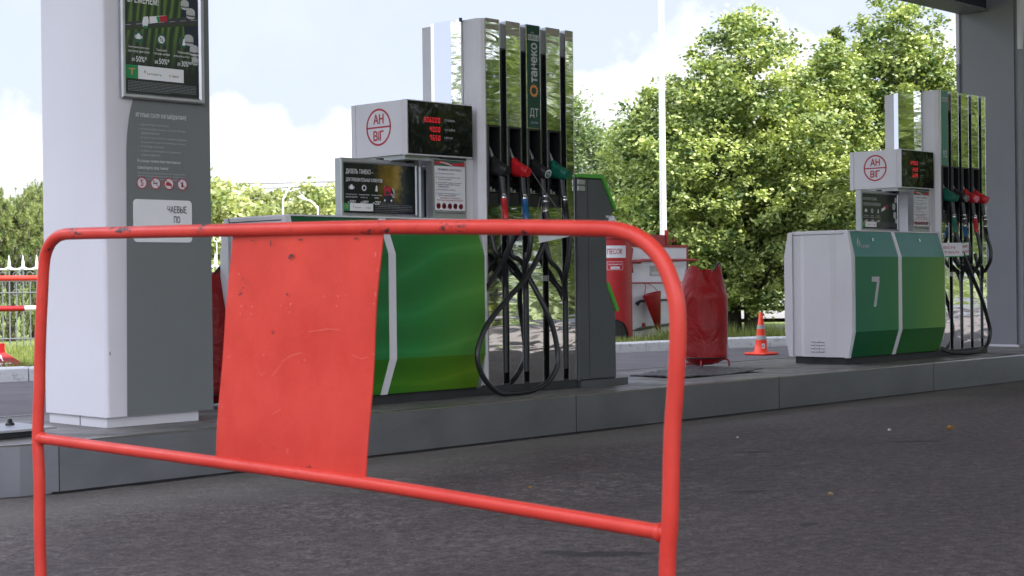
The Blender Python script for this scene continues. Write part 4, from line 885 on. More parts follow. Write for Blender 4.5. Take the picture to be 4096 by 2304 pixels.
# cards hung on the nozzles
cs = thing('hanging_card', (7.215, 6.60, 1.222), 'white card hung by grey cord across the diesel dispenser hoses', 'sign')
mb = MB(); mb.box((-.14, 0, -.052), (.14, .004, .050)); o_ = mb.build('card', None, MPAP); o_.parent = cs; o_.rotation_euler = (0, R(-9), 0); o_.location = (-.0, 0, .005)
mb = MB(); mb.tube([(7.07, 6.615, 1.30), (7.14, 6.64, 1.44)], .0022, None, 6); mb.tube([(7.06, 6.64, 1.60), (7.15, 6.635, 1.50), (7.345, 6.615, 1.30)], .0028, None, 6); mb.build('cord', cs, mat('cord_grey', (.14, .13, .12, 1), .8))
cs = thing('hanging_card', (X7 + 6.83, 6.66, 1.15), 'white folded apology card with red writing on the hoses of dispenser seven', 'sign')
mb = MB(); mb.add([(12.265, 6.735, 1.205), (12.38, 6.60, 1.205), (12.38, 6.60, 1.085), (12.265, 6.735, 1.085), (12.505, 6.60, 1.215), (12.505, 6.60, 1.095)], [(0, 3, 2, 1), (1, 2, 5, 4)]); mb.add([(12.265, 6.738, 1.205), (12.38, 6.604, 1.205), (12.38, 6.604, 1.085), (12.265, 6.738, 1.085), (12.505, 6.604, 1.215), (12.505, 6.604, 1.095)], [(1, 2, 3, 0), (4, 5, 2, 1)]); mb.build('card', cs, MPAP)
s = Sheet((12.38, 6.5995, 1.087), (1, 0, .08), (0, 0, 1), (0, -1, 0), .0005); s.text('ИЗВИНИТЕ,', .012, .070, .022, MREDI, .095, bold=.03); s.text('ИДЕТ СЛИВ ГСМ', .005, .025, .022, MREDI, .112, bold=.03); s.rect(0, -.002, .125, .006, MGRNI, 1); s.rect(0, .112, .125, .118, MGRNI, 1)
s.build('lettering', cs)
a_ = Vector((12.38 - 12.265, 6.60 - 6.735, 0)); L_ = a_.length; a_.normalize(); s = Sheet((12.265, 6.735, 1.087), a_, (0, 0, 1), (a_.y, -a_.x, 0), .0008); s.text('ИЗВ', .02, .068, .022, MREDI, .10, bold=.03, mirror=True); s.text('ИДЕТ', .03, .025, .022, MREDI, .12, bold=.03, mirror=True); s.rect(0, -.002, L_, .006, MGRNI, 1); s.build('lettering', cs)

# ------------------------------------------------------------------ service bin beside first dispenser
B = thing('service_bin', (7.85, 6.85, HI), 'dark grey two-opening service bin with green lids beside the diesel dispenser', 'waste bin')
def bevelprism(poly, ya, yb, bev):
    mb = MB(); n = len(poly); c = (sum(p[0] for p in poly) / n, sum(p[1] for p in poly) / n)
    def ins(d): return [(p[0] + (c[0] - p[0]) * d / max(.01, math.hypot(c[0] - p[0], c[1] - p[1])), p[1] + (c[1] - p[1]) * d / max(.01, math.hypot(c[0] - p[0], c[1] - p[1]))) for p in poly]
    rings = [(ins(bev), ya), (poly, ya + bev), (poly, yb - bev), (ins(bev), yb)]
    vs = [(p[0], y, p[1]) for r_, y in rings for p in r_]
    mb.add(vs, [(k * n + i, k * n + (i + 1) % n, (k + 1) * n + (i + 1) % n, (k + 1) * n + i) for k in range(3) for i in range(n)] + [tuple(range(n - 1, -1, -1)), tuple(range(3 * n, 4 * n))]); return mb
body = [(7.60, .275), (7.963, .275), (7.963, .715), (7.88, .87), (7.88, 1.30), (7.955, 1.385), (7.835, 1.583), (7.60, 1.583)]
bb = bevelprism(body, 6.74, 7.05, .010).build('bin_body', B, MBINB)
MB().box((7.6975, 6.7385, .28), (7.7000, 6.7410, 1.58)).build('panel_seam', bb, MBLACK)
lid = [(7.60, 1.585), (7.836, 1.585), (7.958, 1.386), (7.975, 1.372), (7.975, 1.400), (7.850, 1.606), (7.83, 1.612), (7.60, 1.606)]
MB().prism(lid[::-1], 6.733, 7.057, 'y').build('lid', B, MLIME)
MB().prism([(7.880, .872), (7.965, .716), (7.990, .716), (7.990, .735), (7.895, .905), (7.880, .905)], 6.733, 7.057, 'y').build('flap', B, MLIME)
MB().box((7.62, 6.742, HI), (8.087, 7.06, .274)).build('foot_plate', B, MBINB)
for z in (1.50, 1.54): MB().box((7.60, 6.732, z), (7.665, 6.741, z + .03), MALU).build('hinge', B)
wp = MB(); rg = random.Random(3)
for k in range(9):
    c0 = Vector((7.90 + rg.uniform(-.01, .04), 6.80 + rg.uniform(-.06, .05), 1.24)); a = rg.uniform(-.5, .6)
    pts = []
    for i in range(5):
        for j in range(5): pts.append(c0 + Vector((j * .018 + i * .004 * math.sin(j + k) + a * .02 * i - .03, rg.uniform(-.006, .006) + .01 * math.sin(i * 1.3 + j + k), i * .026)))
    wp.add(pts, [(i * 5 + j, i * 5 + j + 1, i * 5 + j + 6, i * 5 + j + 5) for i in range(4) for j in range(4)], None, False)
w_ = wp.build('paper_towels', None, MPAP); tag(w_, 'crumpled white paper towels sticking out of the upper opening of the grey bin', 'paper towels')

# rubber mat
mb = MB(); rows = 26; cols = 30; A = [Vector(p) for p in ((8.735, 7.264, 0), (8.67, 6.76, 0), (9.68, 6.772, 0), (9.745, 7.50, 0))]
vs = []
for i in range(rows + 1):
    for j in range(cols + 1):
        u, v = j / cols, i / rows; p = A[1].lerp(A[2], u).lerp(A[0].lerp(A[3], u), v); z = HI + .012 + .006 * math.sin(u * 9 + v * 4) + random.uniform(-.003, .003); z = max(z, HI + .006)
        if u > .86: z += (u - .86) * .10
        vs.append((p.x, p.y, z))
for k in range(2):
    off = [(x, y, z - k * .008) for x, y, z in vs]; f = [(i * (cols + 1) + j, i * (cols + 1) + j + 1, (i + 1) * (cols + 1) + j + 1, (i + 1) * (cols + 1) + j) for i in range(rows) for j in range(cols)]
    mb.add(off, [q if not k else q[::-1] for q in f])
edge = [j for j in range(cols + 1)] + [i * (cols + 1) + cols for i in range(1, rows + 1)] + [rows * (cols + 1) + j for j in range(cols - 1, -1, -1)] + [i * (cols + 1) for i in range(rows - 1, 0, -1)]
vv = [vs[k] for k in edge] + [(vs[k][0], vs[k][1], vs[k][2] - .008) for k in edge]; q = len(edge)
mb.add(vv, [(i, q + i, q + (i + 1) % q, (i + 1) % q) for i in range(q)])
MMAT = NT('rubber_mat'); MMAT.set('Base Color', MMAT.ramp(MMAT.noise(18, 6, .7), [(.3, (.03, .03, .034)), (.7, (.10, .10, .11))])); MMAT.set('Roughness', .45); MMAT.bump(MMAT.noise(22, 6, .7, None, 1.5), 1, .02)
tag(mb.build('rubber_mat', None, MMAT.m), 'worn black rubber mat with a curled edge lying on the island', 'mat')

# covered wheeled extinguishers
def extinguisher(cx, cy, label):
    E_ = thing('covered_extinguisher', (cx, cy, HI), label, 'fire extinguisher', 'red covered extinguishers on the island')
    rows, cols = 40, 96; vs = []
    for i in range(rows + 1):
        t = i / rows; z = .315 + t * .675; r = .196 - .006 * t
        if t > .70: r *= 1 - (t - .70) * .95
        for j in range(cols):
            a = 2 * math.pi * j / cols
            w = 1 + .018 * math.sin(2 * a + 4 * t) - .020 * abs(math.sin(1.5 * a - 3 * t)) ** 3 - .016 * abs(math.sin(2.5 * a + 5 * t + 1)) ** 4
            g = math.exp(-((a - 4.05) / .34) ** 2) * max(0, t - .72) / .28
            w -= .20 * g
            pk = math.exp(-((a - 5.0) / .42) ** 2) + .8 * math.exp(-((a - 3.1) / .4) ** 2)
            zz = z + (.050 * pk - .045 * g + .008 * math.sin(4 * a)) * max(0, t - .78) * 4.5 - .006 * (1 - t)
            vs.append((cx + r * w * math.cos(a), cy + r * w * math.sin(a), zz))
    fs = [(i * cols + j, i * cols + (j + 1) % cols, (i + 1) * cols + (j + 1) % cols, (i + 1) * cols + j) for i in range(rows) for j in range(cols)]
    mb = MB(); mb.add(vs, fs, None, True)
    top = vs[-cols:]; inner = [(cx + (x - cx) * .80, cy + (y - cy) * .80, z - .045) for x, y, z in top]; deep = [(cx + (x - cx) * .3, cy + (y - cy) * .3, .90 + (z - .95) * .2) for x, y, z in top]
    mb.add(top + inner + deep, [(j, (j + 1) % cols, cols + (j + 1) % cols, cols + j) for j in range(cols)] + [(cols + j, cols + (j + 1) % cols, 2 * cols + (j + 1) % cols, 2 * cols + j) for j in range(cols)] + [tuple(range(2 * cols, 3 * cols))], None, True)
    cv = mb.build('tarpaulin_cover', E_, MTARP)
    MB().tube([vs[j % cols] for j in range(cols + 1)], .005, None, 6).build('hem', cv, MBLACK)
    MB().tube([top[j] for j in range(68, 86)], .007, None, 6).build('top_binding', cv, MBLACK)
    MB().lathe([(.0, .245 - HI), (.07, .250 - HI), (.125, .272 - HI), (.155, .305 - HI), (.162, .34 - HI), (.162, .80 - HI)], (cx, cy, HI), 28).build('tank', E_, MREDE)
    for a in (-2.6, -.95):
        mb = MB(); q = Vector((math.cos(a), math.sin(a), 0)); c0 = Vector((cx, cy, 0))
        mb.tube(smoothpts([c0 + q * .10 + Vector((0, 0, .262)), c0 + q * .15 + Vector((0, 0, .29)), c0 + q * .19 + Vector((0, 0, .285)), c0 + q * .20 + Vector((0, 0, HI + .006))], 5), .008, None, 8); mb.build('foot', E_, MREDE)
    mb = MB(); mb.box((cx - .02, cy + .02, HI + .002), (cx + .02, cy + .16, .262)); mb.build('foot', E_, MREDE)
extinguisher(9.96, 7.53, 'fire extinguisher under a creased red cover, standing beyond the rubber mat')
extinguisher(5.23, 7.46, 'fire extinguisher under a red cover, half hidden between the column and barrier plate')

# anchor plate at the island tip
a = thing('anchor_plate', (3.62, 6.9, HI), 'grey steel anchor plate with a bolt near the tip of the island', 'anchor plate')
MB().box((3.30, 6.62, HI + .030), (3.80, 7.0, HI + .040)).build('plate', a, MALU); MB().box((3.32, 6.66, HI + .002), (3.76, 6.96, HI + .03)).build('packing', a, MRUB)
mb = MB(); mb.lathe([(.0, .03), (.012, .028), (.014, .012), (.022, .010), (.024, 0), (0, 0)], (3.705, 6.88, HI + .0402), 6); mb.build('bolt', a, MBLACK)

# ------------------------------------------------------------------ far column and beam
c2 = thing('canopy_column', (14.7, 7.35, HI), 'dark grey panelled canopy column behind dispenser seven', 'column', 'canopy columns')
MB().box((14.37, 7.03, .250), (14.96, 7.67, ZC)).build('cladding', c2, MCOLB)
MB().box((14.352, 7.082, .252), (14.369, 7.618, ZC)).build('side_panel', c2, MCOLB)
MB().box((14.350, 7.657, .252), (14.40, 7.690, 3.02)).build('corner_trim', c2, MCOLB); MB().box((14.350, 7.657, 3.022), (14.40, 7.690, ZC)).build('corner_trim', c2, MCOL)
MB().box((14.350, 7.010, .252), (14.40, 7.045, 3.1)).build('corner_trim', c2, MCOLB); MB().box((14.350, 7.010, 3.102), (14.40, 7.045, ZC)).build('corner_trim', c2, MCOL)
MB().box((14.40, 7.012, .252), (14.93, 7.029, ZC)).build('front_panel', c2, MCOL)
zz = [.254, 2.2, 2.5, 2.8, 3.0, 3.2, 3.35]; xx = [14.53, 14.53, 14.50, 14.46, 14.435, 14.415, 14.402]
mb = MB(); mb.add([(14.401, 7.0105, z) for z in zz] + [(x, 7.0105, z) for x, z in zip(xx, zz)], [(i, len(zz) + i, len(zz) + i + 1, i + 1) for i in range(len(zz) - 1)]); mb.build('grey_skin', c2, MCOLG)
MB().box((14.345, 7.06, HI), (14.94, 7.66, .2515)).build('base_plinth', c2, MCOL)
bm_ = thing('overhead_beam', (12.5, 7.5, 3.6), 'dark glossy overhead beam running into the far column', 'beam')
MB().box((9.4, 7.36, 3.53), (14.348, 7.62, 3.95)).build('beam_box', bm_, mat('beam_navy', (.012, .018, .035, 1), .2, var=.2)); MB().box((9.4, 7.345, 3.505), (14.347, 7.63, 3.529)).build('lower_flange', bm_, MGREYP)

# ------------------------------------------------------------------ crowd barrier in front
BA = Vector((2.401, 4.238, 0)); BB = Vector((2.455, 1.921, 0)); bd = (BB - BA).normalized(); bn = Vector((bd.y, -bd.x, 0))
def bp(s, z, o=0): return BA + bd * s + Vector((0, 0, z)) + bn * o
br = thing('barrier', bp(1.15, 0), 'red tubular steel crowd barrier with blank red plate, chipped paint', 'barrier')
PR = .017
outer = [(-.045, .012), (-.048, .20), (-.046, .35), (-.052, .47), (-.040, .62), (-.030, .77), (-.016, .90), (-.006, .98), (.006, 1.018), (.030, 1.047), (.062, 1.064), (.10, 1.072), (.168, 1.073), (.50, 1.0675), (.82, 1.062), (1.468, 1.050), (1.895, 1.036), (2.10, 1.027), (2.178, 1.020), (2.235, 1.000), (2.278, .965), (2.304, .920), (2.318, .87), (2.320, .805), (2.312, .70), (2.303, .609), (2.296, .45), (2.287, .334), (2.284, .012)]
MB().tube(smoothpts([bp(s, z) for s, z in outer], 5), PR, None, 20).build('outer_tube', br, MBAR)
MB().tube(smoothpts([bp(s, z) for s, z in [(-.045, .470), (.376, .464), (.824, .458), (1.402, .448), (1.885, .432), (2.285, .418)]], 4), PR * .93, None, 18).build('lower_rail', br, MBAR)
mb = MB(); rw = random.Random(8)
for s0_, sg, zz_ in ((-.045, 1, .470), (2.290, -1, .418)):
    mb.tube([bp(s0_ + sg * .014, zz_), bp(s0_ + sg * .019, zz_), bp(s0_ + sg * .024, zz_), bp(s0_ + sg * .028, zz_)], [PR * 1.02, PR * 1.16, PR * 1.12, PR * .94], None, 16)
mb.build('weld', br, MBAR)
mb = MB(); q = [(.824, .470), (1.400, .462), (1.474, 1.036), (.900, 1.047)]
import itertools
N_ = 14; vsf = []
for i in range(N_ + 1):
    for j in range(N_ + 1):
        u, v = j / N_, i / N_; s_ = (q[0][0] * (1 - u) + q[1][0] * u) * (1 - v) + (q[3][0] * (1 - u) + q[2][0] * u) * v; z_ = (q[0][1] * (1 - u) + q[1][1] * u) * (1 - v) + (q[3][1] * (1 - u) + q[2][1] * u) * v
        vsf.append((s_, z_, .003 * math.sin(u * 4 + v * 5) + .002 * math.sin(v * 11)))
f = [(i * (N_ + 1) + j, i * (N_ + 1) + j + 1, (i + 1) * (N_ + 1) + j + 1, (i + 1) * (N_ + 1) + j) for i in range(N_) for j in range(N_)]
fr_ = [bp(a, b, c - .0015) for a, b, c in vsf]; bk = [bp(a, b, c + .0015) for a, b, c in vsf]
mb.add(fr_, f, None, True); mb.add(bk, [x[::-1] for x in f], None, True)
e = [j for j in range(N_ + 1)] + [i * (N_ + 1) + N_ for i in range(1, N_ + 1)] + [N_ * (N_ + 1) + j for j in range(N_ - 1, -1, -1)] + [i * (N_ + 1) for i in range(N_ - 1, 0, -1)]
mb.add([fr_[k] for k in e] + [bk[k] for k in e], [(i, len(e) + i, len(e) + (i + 1) % len(e), (i + 1) % len(e)) for i in range(len(e))])
def onb(u, v):
    q = FW + RR * ((u * 1.59 - 2048) / F) - UU * ((v * 1.59 - 1152) / F); t_ = (BA.x * bn.x + BA.y * bn.y) / (q.x * bn.x + q.y * bn.y)
    p = Vector((0, 0, H)) + q * t_; return (p - BA).dot(bd), p.z
MCHIP = mat('bare_steel_chip', (.045, .03, .03, 1), .7, var=.4, vs=90); MSCR = mat('pale_scratch', srgb(226, 124, 116), .6)
side = -1 if bp(0, 0, 1).dot(FW) > bp(0, 0, 0).dot(FW) else 1
rg = random.Random(5); mc = MB(); ms_ = MB()
def blob(mb, u, v, w, h, off):
    s_, z_ = onb(u, v); n = 11; sc = 1.59 * 3.6 / F
    mb.add([bp(s_ + math.cos(2 * math.pi * k / n) * w * sc * rg.uniform(.45, 1.1), z_ + math.sin(2 * math.pi * k / n) * h * sc * rg.uniform(.45, 1.1), side * off) for k in range(n)], [tuple(range(n))])
for u, v, w, h in ((738, 643, 10, 5), (733, 648, 6, 5), (727, 740, 7, 3), (686, 612, 4, 9), (640, 605, 9, 2), (760, 603, 14, 2), (900, 600, 12, 2)): blob(mc, u, v, w, h, .0065)
for u in range(640, 910, 16): blob(mc, u + rg.uniform(-6, 6), 1162 + (u - 560) * .118 + rg.uniform(-3, 4), rg.uniform(2, 11), rg.uniform(1.2, 3), .0065)
for u, v, w, h in ((640, 771, 5, 4), (637, 790, 4, 4), (736, 765, 5, 5), (711, 769, 3, 4), (734, 785, 3, 3), (855, 745, 4, 4), (852, 770, 3, 4), (950, 740, 3, 9), (946, 764, 3, 5), (612, 770, 3, 6), (609, 790, 3, 6), (875, 742, 3, 3), (820, 745, 3, 3), (668, 893, 7, 2), (950, 640, 3, 10), (606, 690, 3, 7), (771, 905, 3, 4), (955, 680, 2, 6)): blob(ms_, u, v, w * .7, h * .7, .0065)
for pl_ in (((690, 945), (706, 926), (718, 908), (728, 900)), ((728, 900), (742, 893), (765, 887)), ((648, 915), (655, 930), (660, 945), (672, 938)), ((690, 1042), (712, 1030)), ((890, 893), (915, 903), (930, 898)), ((780, 835), (830, 828), (860, 830))):
    for (a, b), (c_, d_) in zip(pl_, pl_[1:]):
        A = onb(a, b); B_ = onb(c_, d_); ms_.add([bp(A[0], A[1], side * .0065), bp(B_[0], B_[1], side * .0065), bp(B_[0], B_[1] + .0008, side * .0065), bp(A[0], A[1] + .0008, side * .0065)], [(0, 1, 2, 3)])
mb.mats = [MBARP]; mb.add(mc.v, mc.f, MCHIP); mb.add(ms_.v, ms_.f, MSCR); mb.build('blank_plate', br)

# ------------------------------------------------------------------ beyond the lane
cone = thing('traffic_cone', (15.73, 11.03, 0), 'orange traffic cone with two reflective bands on the lane', 'traffic cone')
def cone_r(z): return .020 + (.085 - .020) * (1 - (z - .035) / .475)
MB().box((15.73 - .15, 11.03 - .15, .002), (15.73 + .15, 11.03 + .15, .034), None, .012).build('base', cone, MORG)
MB().lathe([(.100, .034), (.098, .045)] + [(cone_r(z), z) for z in (.05, .15, .30, .51)] + [(0, .512)], (15.73, 11.03, 0), 28).build('body', cone, MORG)
for z0, z1 in ((.185, .235), (.315, .360)): MB().lathe([(cone_r(z0) + .0015, z0), (cone_r(z1) + .0015, z1)], (15.73, 11.03, 0), 28).build('reflective_band', cone, MREFL)
rt = -Vector((FW.x, FW.y, 0)).normalized(); rx = Vector((R0.x, R0.y, 0)); cc = Vector((15.73, 11.03, 0)) + rt * (cone_r(.12) + .004) + rx * .012
s = Sheet(cc + Vector((0, 0, .11)), rx, (0, 0, 1), rt, .0005); s.rect(-.018, -.03, .018, .03, MPAP, 1); s.rect(-.008, -.02, .006, .01, MDIM, 2); s.build('sticker', cone)

# sand bin
sx, sy, sr = 16.02, 13.62, .27
sb = thing('sand_bin', (sx, sy, .1), 'tall red cylindrical sand bin with a dark arched opening, lettered in white', 'sand bin')
mb = MB(); cols = 200; rows = 90; vs = []
view = math.atan2(-FW.y, -FW.x)
def arch(a, z):
    d = abs(((a - (view + .10) + math.pi) % (2 * math.pi)) - math.pi) * sr
    return d < .21 and z < .12 + math.sqrt(max(0, .21 ** 2 - d * d)) * 1.35
for i in range(rows + 1):
    for j in range(cols):
        a = 2 * math.pi * j / cols; vs.append((sx + sr * math.cos(a), sy + sr * math.sin(a), .08 + 1.39 * i / rows))
fs = []
for i in range(rows):
    for j in range(cols):
        a = 2 * math.pi * (j + .5) / cols; z = .08 + 1.39 * (i + .5) / rows
        if not arch(a, z): fs.append((i * cols + j, i * cols + (j + 1) % cols, (i + 1) * cols + (j + 1) % cols, (i + 1) * cols + j))
mb.add(vs, fs, None, True); mb.build('drum', sb, MREDB)
MB().lathe([(sr * .94, .08), (sr * .94, 1.44), (0, 1.44)], (sx, sy, 0), 40).build('liner', sb, MBLACK)
MB().lathe([(0, 1.53), (.10, 1.525), (.22, 1.50), (sr + .012, 1.478), (sr + .012, 1.462), (0, 1.462)], (sx, sy, 0), 40).build('lid', sb, MREDE)
def wrap(name, par, cx, cy, r, aw, z0, z1, a0, items):
    class CS(Sheet):
        def pt(s, x, y, l): an = a0 + x / r; rr_ = r + .0012 * l; return Vector((cx + rr_ * math.cos(an), cy + rr_ * math.sin(an), y))
    s = CS((0, 0, 0), (1, 0, 0), (0, 0, 1))
    for it in items: it(s)
    return s.build(name, par)
def rectsub(s, xa, z0, xb, z1, m, l):
    n = 12
    for k in range(n): s.rect(xa + (xb - xa) * k / n, z0, xa + (xb - xa) * (k + 1) / n, z1, m, l)
a0 = view + .12
wrap('lettered_plate', sb, sx, sy, sr, 0, 0, 0, a0, [lambda s: rectsub(s, -.16, 1.215, .16, 1.375, MPAP, 1.5), lambda s: s.text('ПЕСОК', 0, 1.262, .072, MREDI, .205, bold=.03, ha='c', l=3)])
wrap('notice', sb, sx, sy, sr, 0, 0, 0, a0, [lambda s: rectsub(s, -.11, 1.055, .11, 1.165, MPAP, 1.5), lambda s: rectsub(s, -.105, 1.06, .105, 1.16, MREDI, 2.5), lambda s: s.text('ответственный за ПБ', 0, 1.120, .020, MPAP, .18, bold=.02, ha='c', l=4), lambda s: rectsub(s, -.06, 1.068, .06, 1.098, MPAP, 3.5), lambda s: s.text('Губанова З.Г.', 0, 1.074, .016, MINK, .10, ha='c', l=5)])

# fire shield
fs_ = thing('fire_shield', (16.9, 13.5, .1), 'white fire shield board in a red frame, hung with red and black tools', 'fire shield')
sxa, sxb, sya = 16.18, 17.49, 13.50
MB().box((sxa, sya, .13), (sxb, sya + .025, 1.36)).build('board', fs_, MBOARD)
mb = MB(); mb.box((sxa - .02, sya - .006, 1.3605), (sxb + .03, sya + .035, 1.395)); mb.box((sxb + .0005, sya - .006, .10), (sxb + .03, sya + .035, 1.36)); mb.box((sxa - .03, sya - .006, .10), (sxa - .0005, sya + .035, 1.36)); mb.box((sxa, sya - .006, .10), (sxb, sya + .035, .1295)); mb.build('frame', fs_, MREDE)
mb = MB(); mb.box((16.35, sya + .002, 1.396), (17.05, sya + .03, 1.53)); mb.box((17.04, sya - .01, 1.3955), (17.08, sya + .03, 1.60)); mb.tube(smoothpts([(17.12, sya, 1.45), (17.19, sya - .02, 1.44), (17.20, sya - .03, 1.50)], 4), .008, None, 8); mb.build('header', fs_, MREDE)
s = Sheet((16.66, sya - .001, 1.19), (1, 0, 0), (0, 0, 1), (0, -1, 0), .001); s.rect(0, 0, .26, .165, MPAP, 1); s.text('ПСП', .05, .122, .032, MINK, .075, bold=.03)
for i, tx in enumerate(('1. Лом 1 шт', '2. Лопата 1 шт', '3. Ведро конус 2 шт', '4. Багор 2 шт')): s.text(tx, .03, .093 - i * .027, .014, MINK, .012 * len(tx))
s.build('notice', fs_)
s = Sheet((16.67, sya - .001, .97), (1, 0, 0), (0, 0, 1), (0, -1, 0), .001); s.rect(0, 0, .26, .14, mat('faded_paper', (.36, .38, .36, 1), .6, var=.3, vs=25), 1); s.rect(.05, .02, .20, .06, MPAP, 2); s.text('Губанова З.Г.', .06, .03, .02, MINK, .13, l=3); s.build('notice', fs_)
pk = thing('pike_pole', (16.9, 13.46, 1.18), 'long red pike pole across the upper fire shield', 'pike pole')
mb = MB(); mb.tube([(16.2, 13.46, 1.165), (16.42, 13.46, 1.165), (16.46, 13.46, 1.18), (17.66, 13.46, 1.19)], [.026, .030, .022, .018], None, 10); mb.build('shaft', pk, MREDE)
MB().prism([(16.14, 1.38), (16.28, 1.34), (16.25, 1.20), (16.28, 1.02), (16.14, .98)], 13.455, 13.475, 'y').build('blade', pk, MREDE)
MB().tube([(16.18, 13.475, .88), (17.47, 13.475, .875)], .010, None, 8).build('hanging_rail', fs_, MREDE)
bk_ = thing('cone_bucket', (16.55, 13.40, .6), 'red cone-shaped fire bucket hung by its handle on the shield', 'bucket')
mb = MB(); n = 24; top = [(16.565 + .175 * math.cos(2 * math.pi * k / n), 13.38 + .075 * math.sin(2 * math.pi * k / n), .735 + .035 * math.cos(2 * math.pi * k / n)) for k in range(n)]; tip = [(16.715 + .022 * math.cos(2 * math.pi * k / n), 13.38 + .02 * math.sin(2 * math.pi * k / n), .205) for k in range(n)]
mb.add(top + tip, [(k, (k + 1) % n, n + (k + 1) % n, n + k) for k in range(n)] + [tuple(range(n, 2 * n))], None, True); mb.add([(a, b, c - .02) for a, b, c in top], [tuple(range(n))]); mb.build('bucket_body', bk_, MREDE)
MB().tube(smoothpts([(16.41, 13.38, .71), (16.46, 13.40, .84), (16.50, 13.46, .885), (16.60, 13.40, .84), (16.70, 13.38, .76)], 6), .005, None, 6).build('handle', bk_, MREDE)
sp = thing('shovel', (17.0, 13.47, .64), 'long black shaft held across the middle of the fire shield', 'shovel'); MB().tube([(16.36, 13.465, .60), (16.42, 13.465, .635), (17.46, 13.465, .65)], [.03, .018, .016], None, 10).build('shaft', sp, MBLACK)
cb_ = thing('crowbar', (16.9, 13.47, .27), 'black crowbar resting low on the fire shield', 'crowbar'); MB().tube([(16.27, 13.465, .245), (16.40, 13.465, .262), (17.42, 13.465, .330)], [.008, .021, .018], None, 10).build('bar', cb_, MBLACK)
MB().box((16.50, 13.46, .26), (16.52, 13.50, .34)).build('bracket', fs_, MREDE)

# white pole
pc = P(1668.5, 600, 22.2)
pl = MB(); pl.tube([(pc.x, pc.y, .0), (pc.x + .01, pc.y, 7.5)], [.052, .034], None, 20); pl.build('flagpole', None, mat('pole_white', (.80, .80, .78, 1), .4, var=.03))
tag(bpy.data.objects['flagpole'], 'tall slim white pole standing in front of the linden trees', 'pole')

# warning block on the left lawn edge
wb = thing('warning_block', (7.55, 14.55, .1), 'dark red painted concrete block lettered in white at the left edge', 'warning block')
MB().box((7.28, 14.60, .262), (7.818, 14.8, .362)).build('upright', wb, MREDE)
mb = MB(); mb.add([(7.12, 14.44, .10), (8.02, 14.44, .10), (7.83, 14.598, .268), (7.27, 14.598, .268), (7.12, 14.95, .10), (8.02, 14.95, .10), (7.83, 14.85, .268), (7.27, 14.85, .268)], [(0, 1, 2, 3), (1, 5, 6, 2), (5, 4, 7, 6), (4, 0, 3, 7), (3, 2, 6, 7)]); sk = mb.build('skirt', wb, MREDE)
up = (Vector((0, 14.598, .268)) - Vector((0, 14.44, .10))).normalized(); s = Sheet((7.57, 14.44, .10), (1, 0, 0), up, Vector((0, -up.z, up.y)), .002)
s.text('АН', .19, .118, .080, MWHT, .19, bold=.03, ha='r'); s.text('ВІГ', .27, .012, .080, MWHT, .26, bold=.03, ha='r'); s.build('lettering', wb)

# red and white guard rail, ornamental fence
gr = thing('guard_rail', (8.8, 16.5, .1), 'low tubular guard rail painted red and white in front of the spiked fence', 'guard rail')
def gline(z, X_): return (X_, 16.5 - (X_ - 8.8) * .55, z)
MB().tube([gline(1.027, 5.5), gline(1.020, 11.8)], .031, None, 12).build('upper_rail', gr, MBAR)
mb = MB(); xs_ = [5.5, 6.4, 7.3, 8.2, 9.02, 9.9, 10.8, 11.8]
for i, (a, b) in enumerate(zip(xs_, xs_[1:])): mb.tube([gline(.680, a), gline(.680, b)], .031, MREDE if i % 2 == 1 or a == 8.2 else MPAP, 12)
mb.v and mb.build('lower_rail', gr)
for X_ in (6.0, 9.6): MB().tube([gline(.05, X_), gline(1.02, X_)], .028, None, 10).build('post', gr, MBAR)
fn = thing('spiked_fence', (9, 19.2, .1), 'ornamental grey metal fence with white spear tips and scrolls', 'fence')
FD = Vector((.72, -.69, 0)).normalized(); FO = Vector((10.25, 19.0, 0))
MFEN = mat('fence_grey', (.16, .17, .18, 1), .5, var=.1); MFEW = mat('fence_white', (.74, .75, .76, 1), .5, var=.04)
def fp(s_, z): return FO + FD * s_ + Vector((0, 0, z))
mb = MB(); mw = MB(); tops = MB(); scr = MB()
for k in range(-14, 16):
    s_ = k * .178
    tops.tube([fp(s_, 1.165), fp(s_, 1.20), fp(s_, 1.24), fp(s_, 1.345)], [.028, .020, .020, .002], None, 8)
    tops.tube(smoothpts([fp(s_, 1.22), fp(s_ + .03, 1.175), fp(s_ + .089, 1.160), fp(s_ + .148, 1.175), fp(s_ + .178, 1.22)], 5), .008, None, 6)
    mb.tube([fp(s_, .1), fp(s_, 1.165)], .010, None, 6); mb.tube([fp(s_ + .089, .1), fp(s_ + .089, .99)], .008, None, 6)
    scr.tube([fp(s_ + .089 + .040 * math.cos(a), 1.08 + .040 * math.sin(a)) for a in [R(q) for q in range(-60, 300, 24)]], .006, None, 5)
    if k % 2 == 0: scr.tube([fp(s_ + .089 + .045 * math.cos(a), .85 + .045 * math.sin(a)) for a in [R(q) for q in range(0, 361, 24)]], .006, None, 5)
mb.build('pickets', fn, MFEN); tops.build('spear_tips', fn, MFEW); scr.build('scrollwork', fn, MFEN)
mb = MB()
for z in (1.155, 1.0, .85, .25): mb.tube([fp(-2.6, z), fp(2.8, z)], .010 if z < 1.1 else .014, MFEW if z > 1.1 else MFEN, 6)
mb.build('rails', fn)
rp_ = P(545, 600, 24); mb = MB(); mb.tube([(rp_.x, rp_.y, .1), (rp_.x, rp_.y, rp_.z - .055)], .007, None, 8); mb.tube([(rp_.x + RR.x * .05 * math.cos(R(a)), rp_.y + RR.y * .05 * math.cos(R(a)), rp_.z + .05 * math.sin(R(a))) for a in range(0, 361, 20)], .011, None, 8)
tag(mb.build('ring_post', None, MFEW), 'white post topped by a ring between the column and first dispenser', 'post')

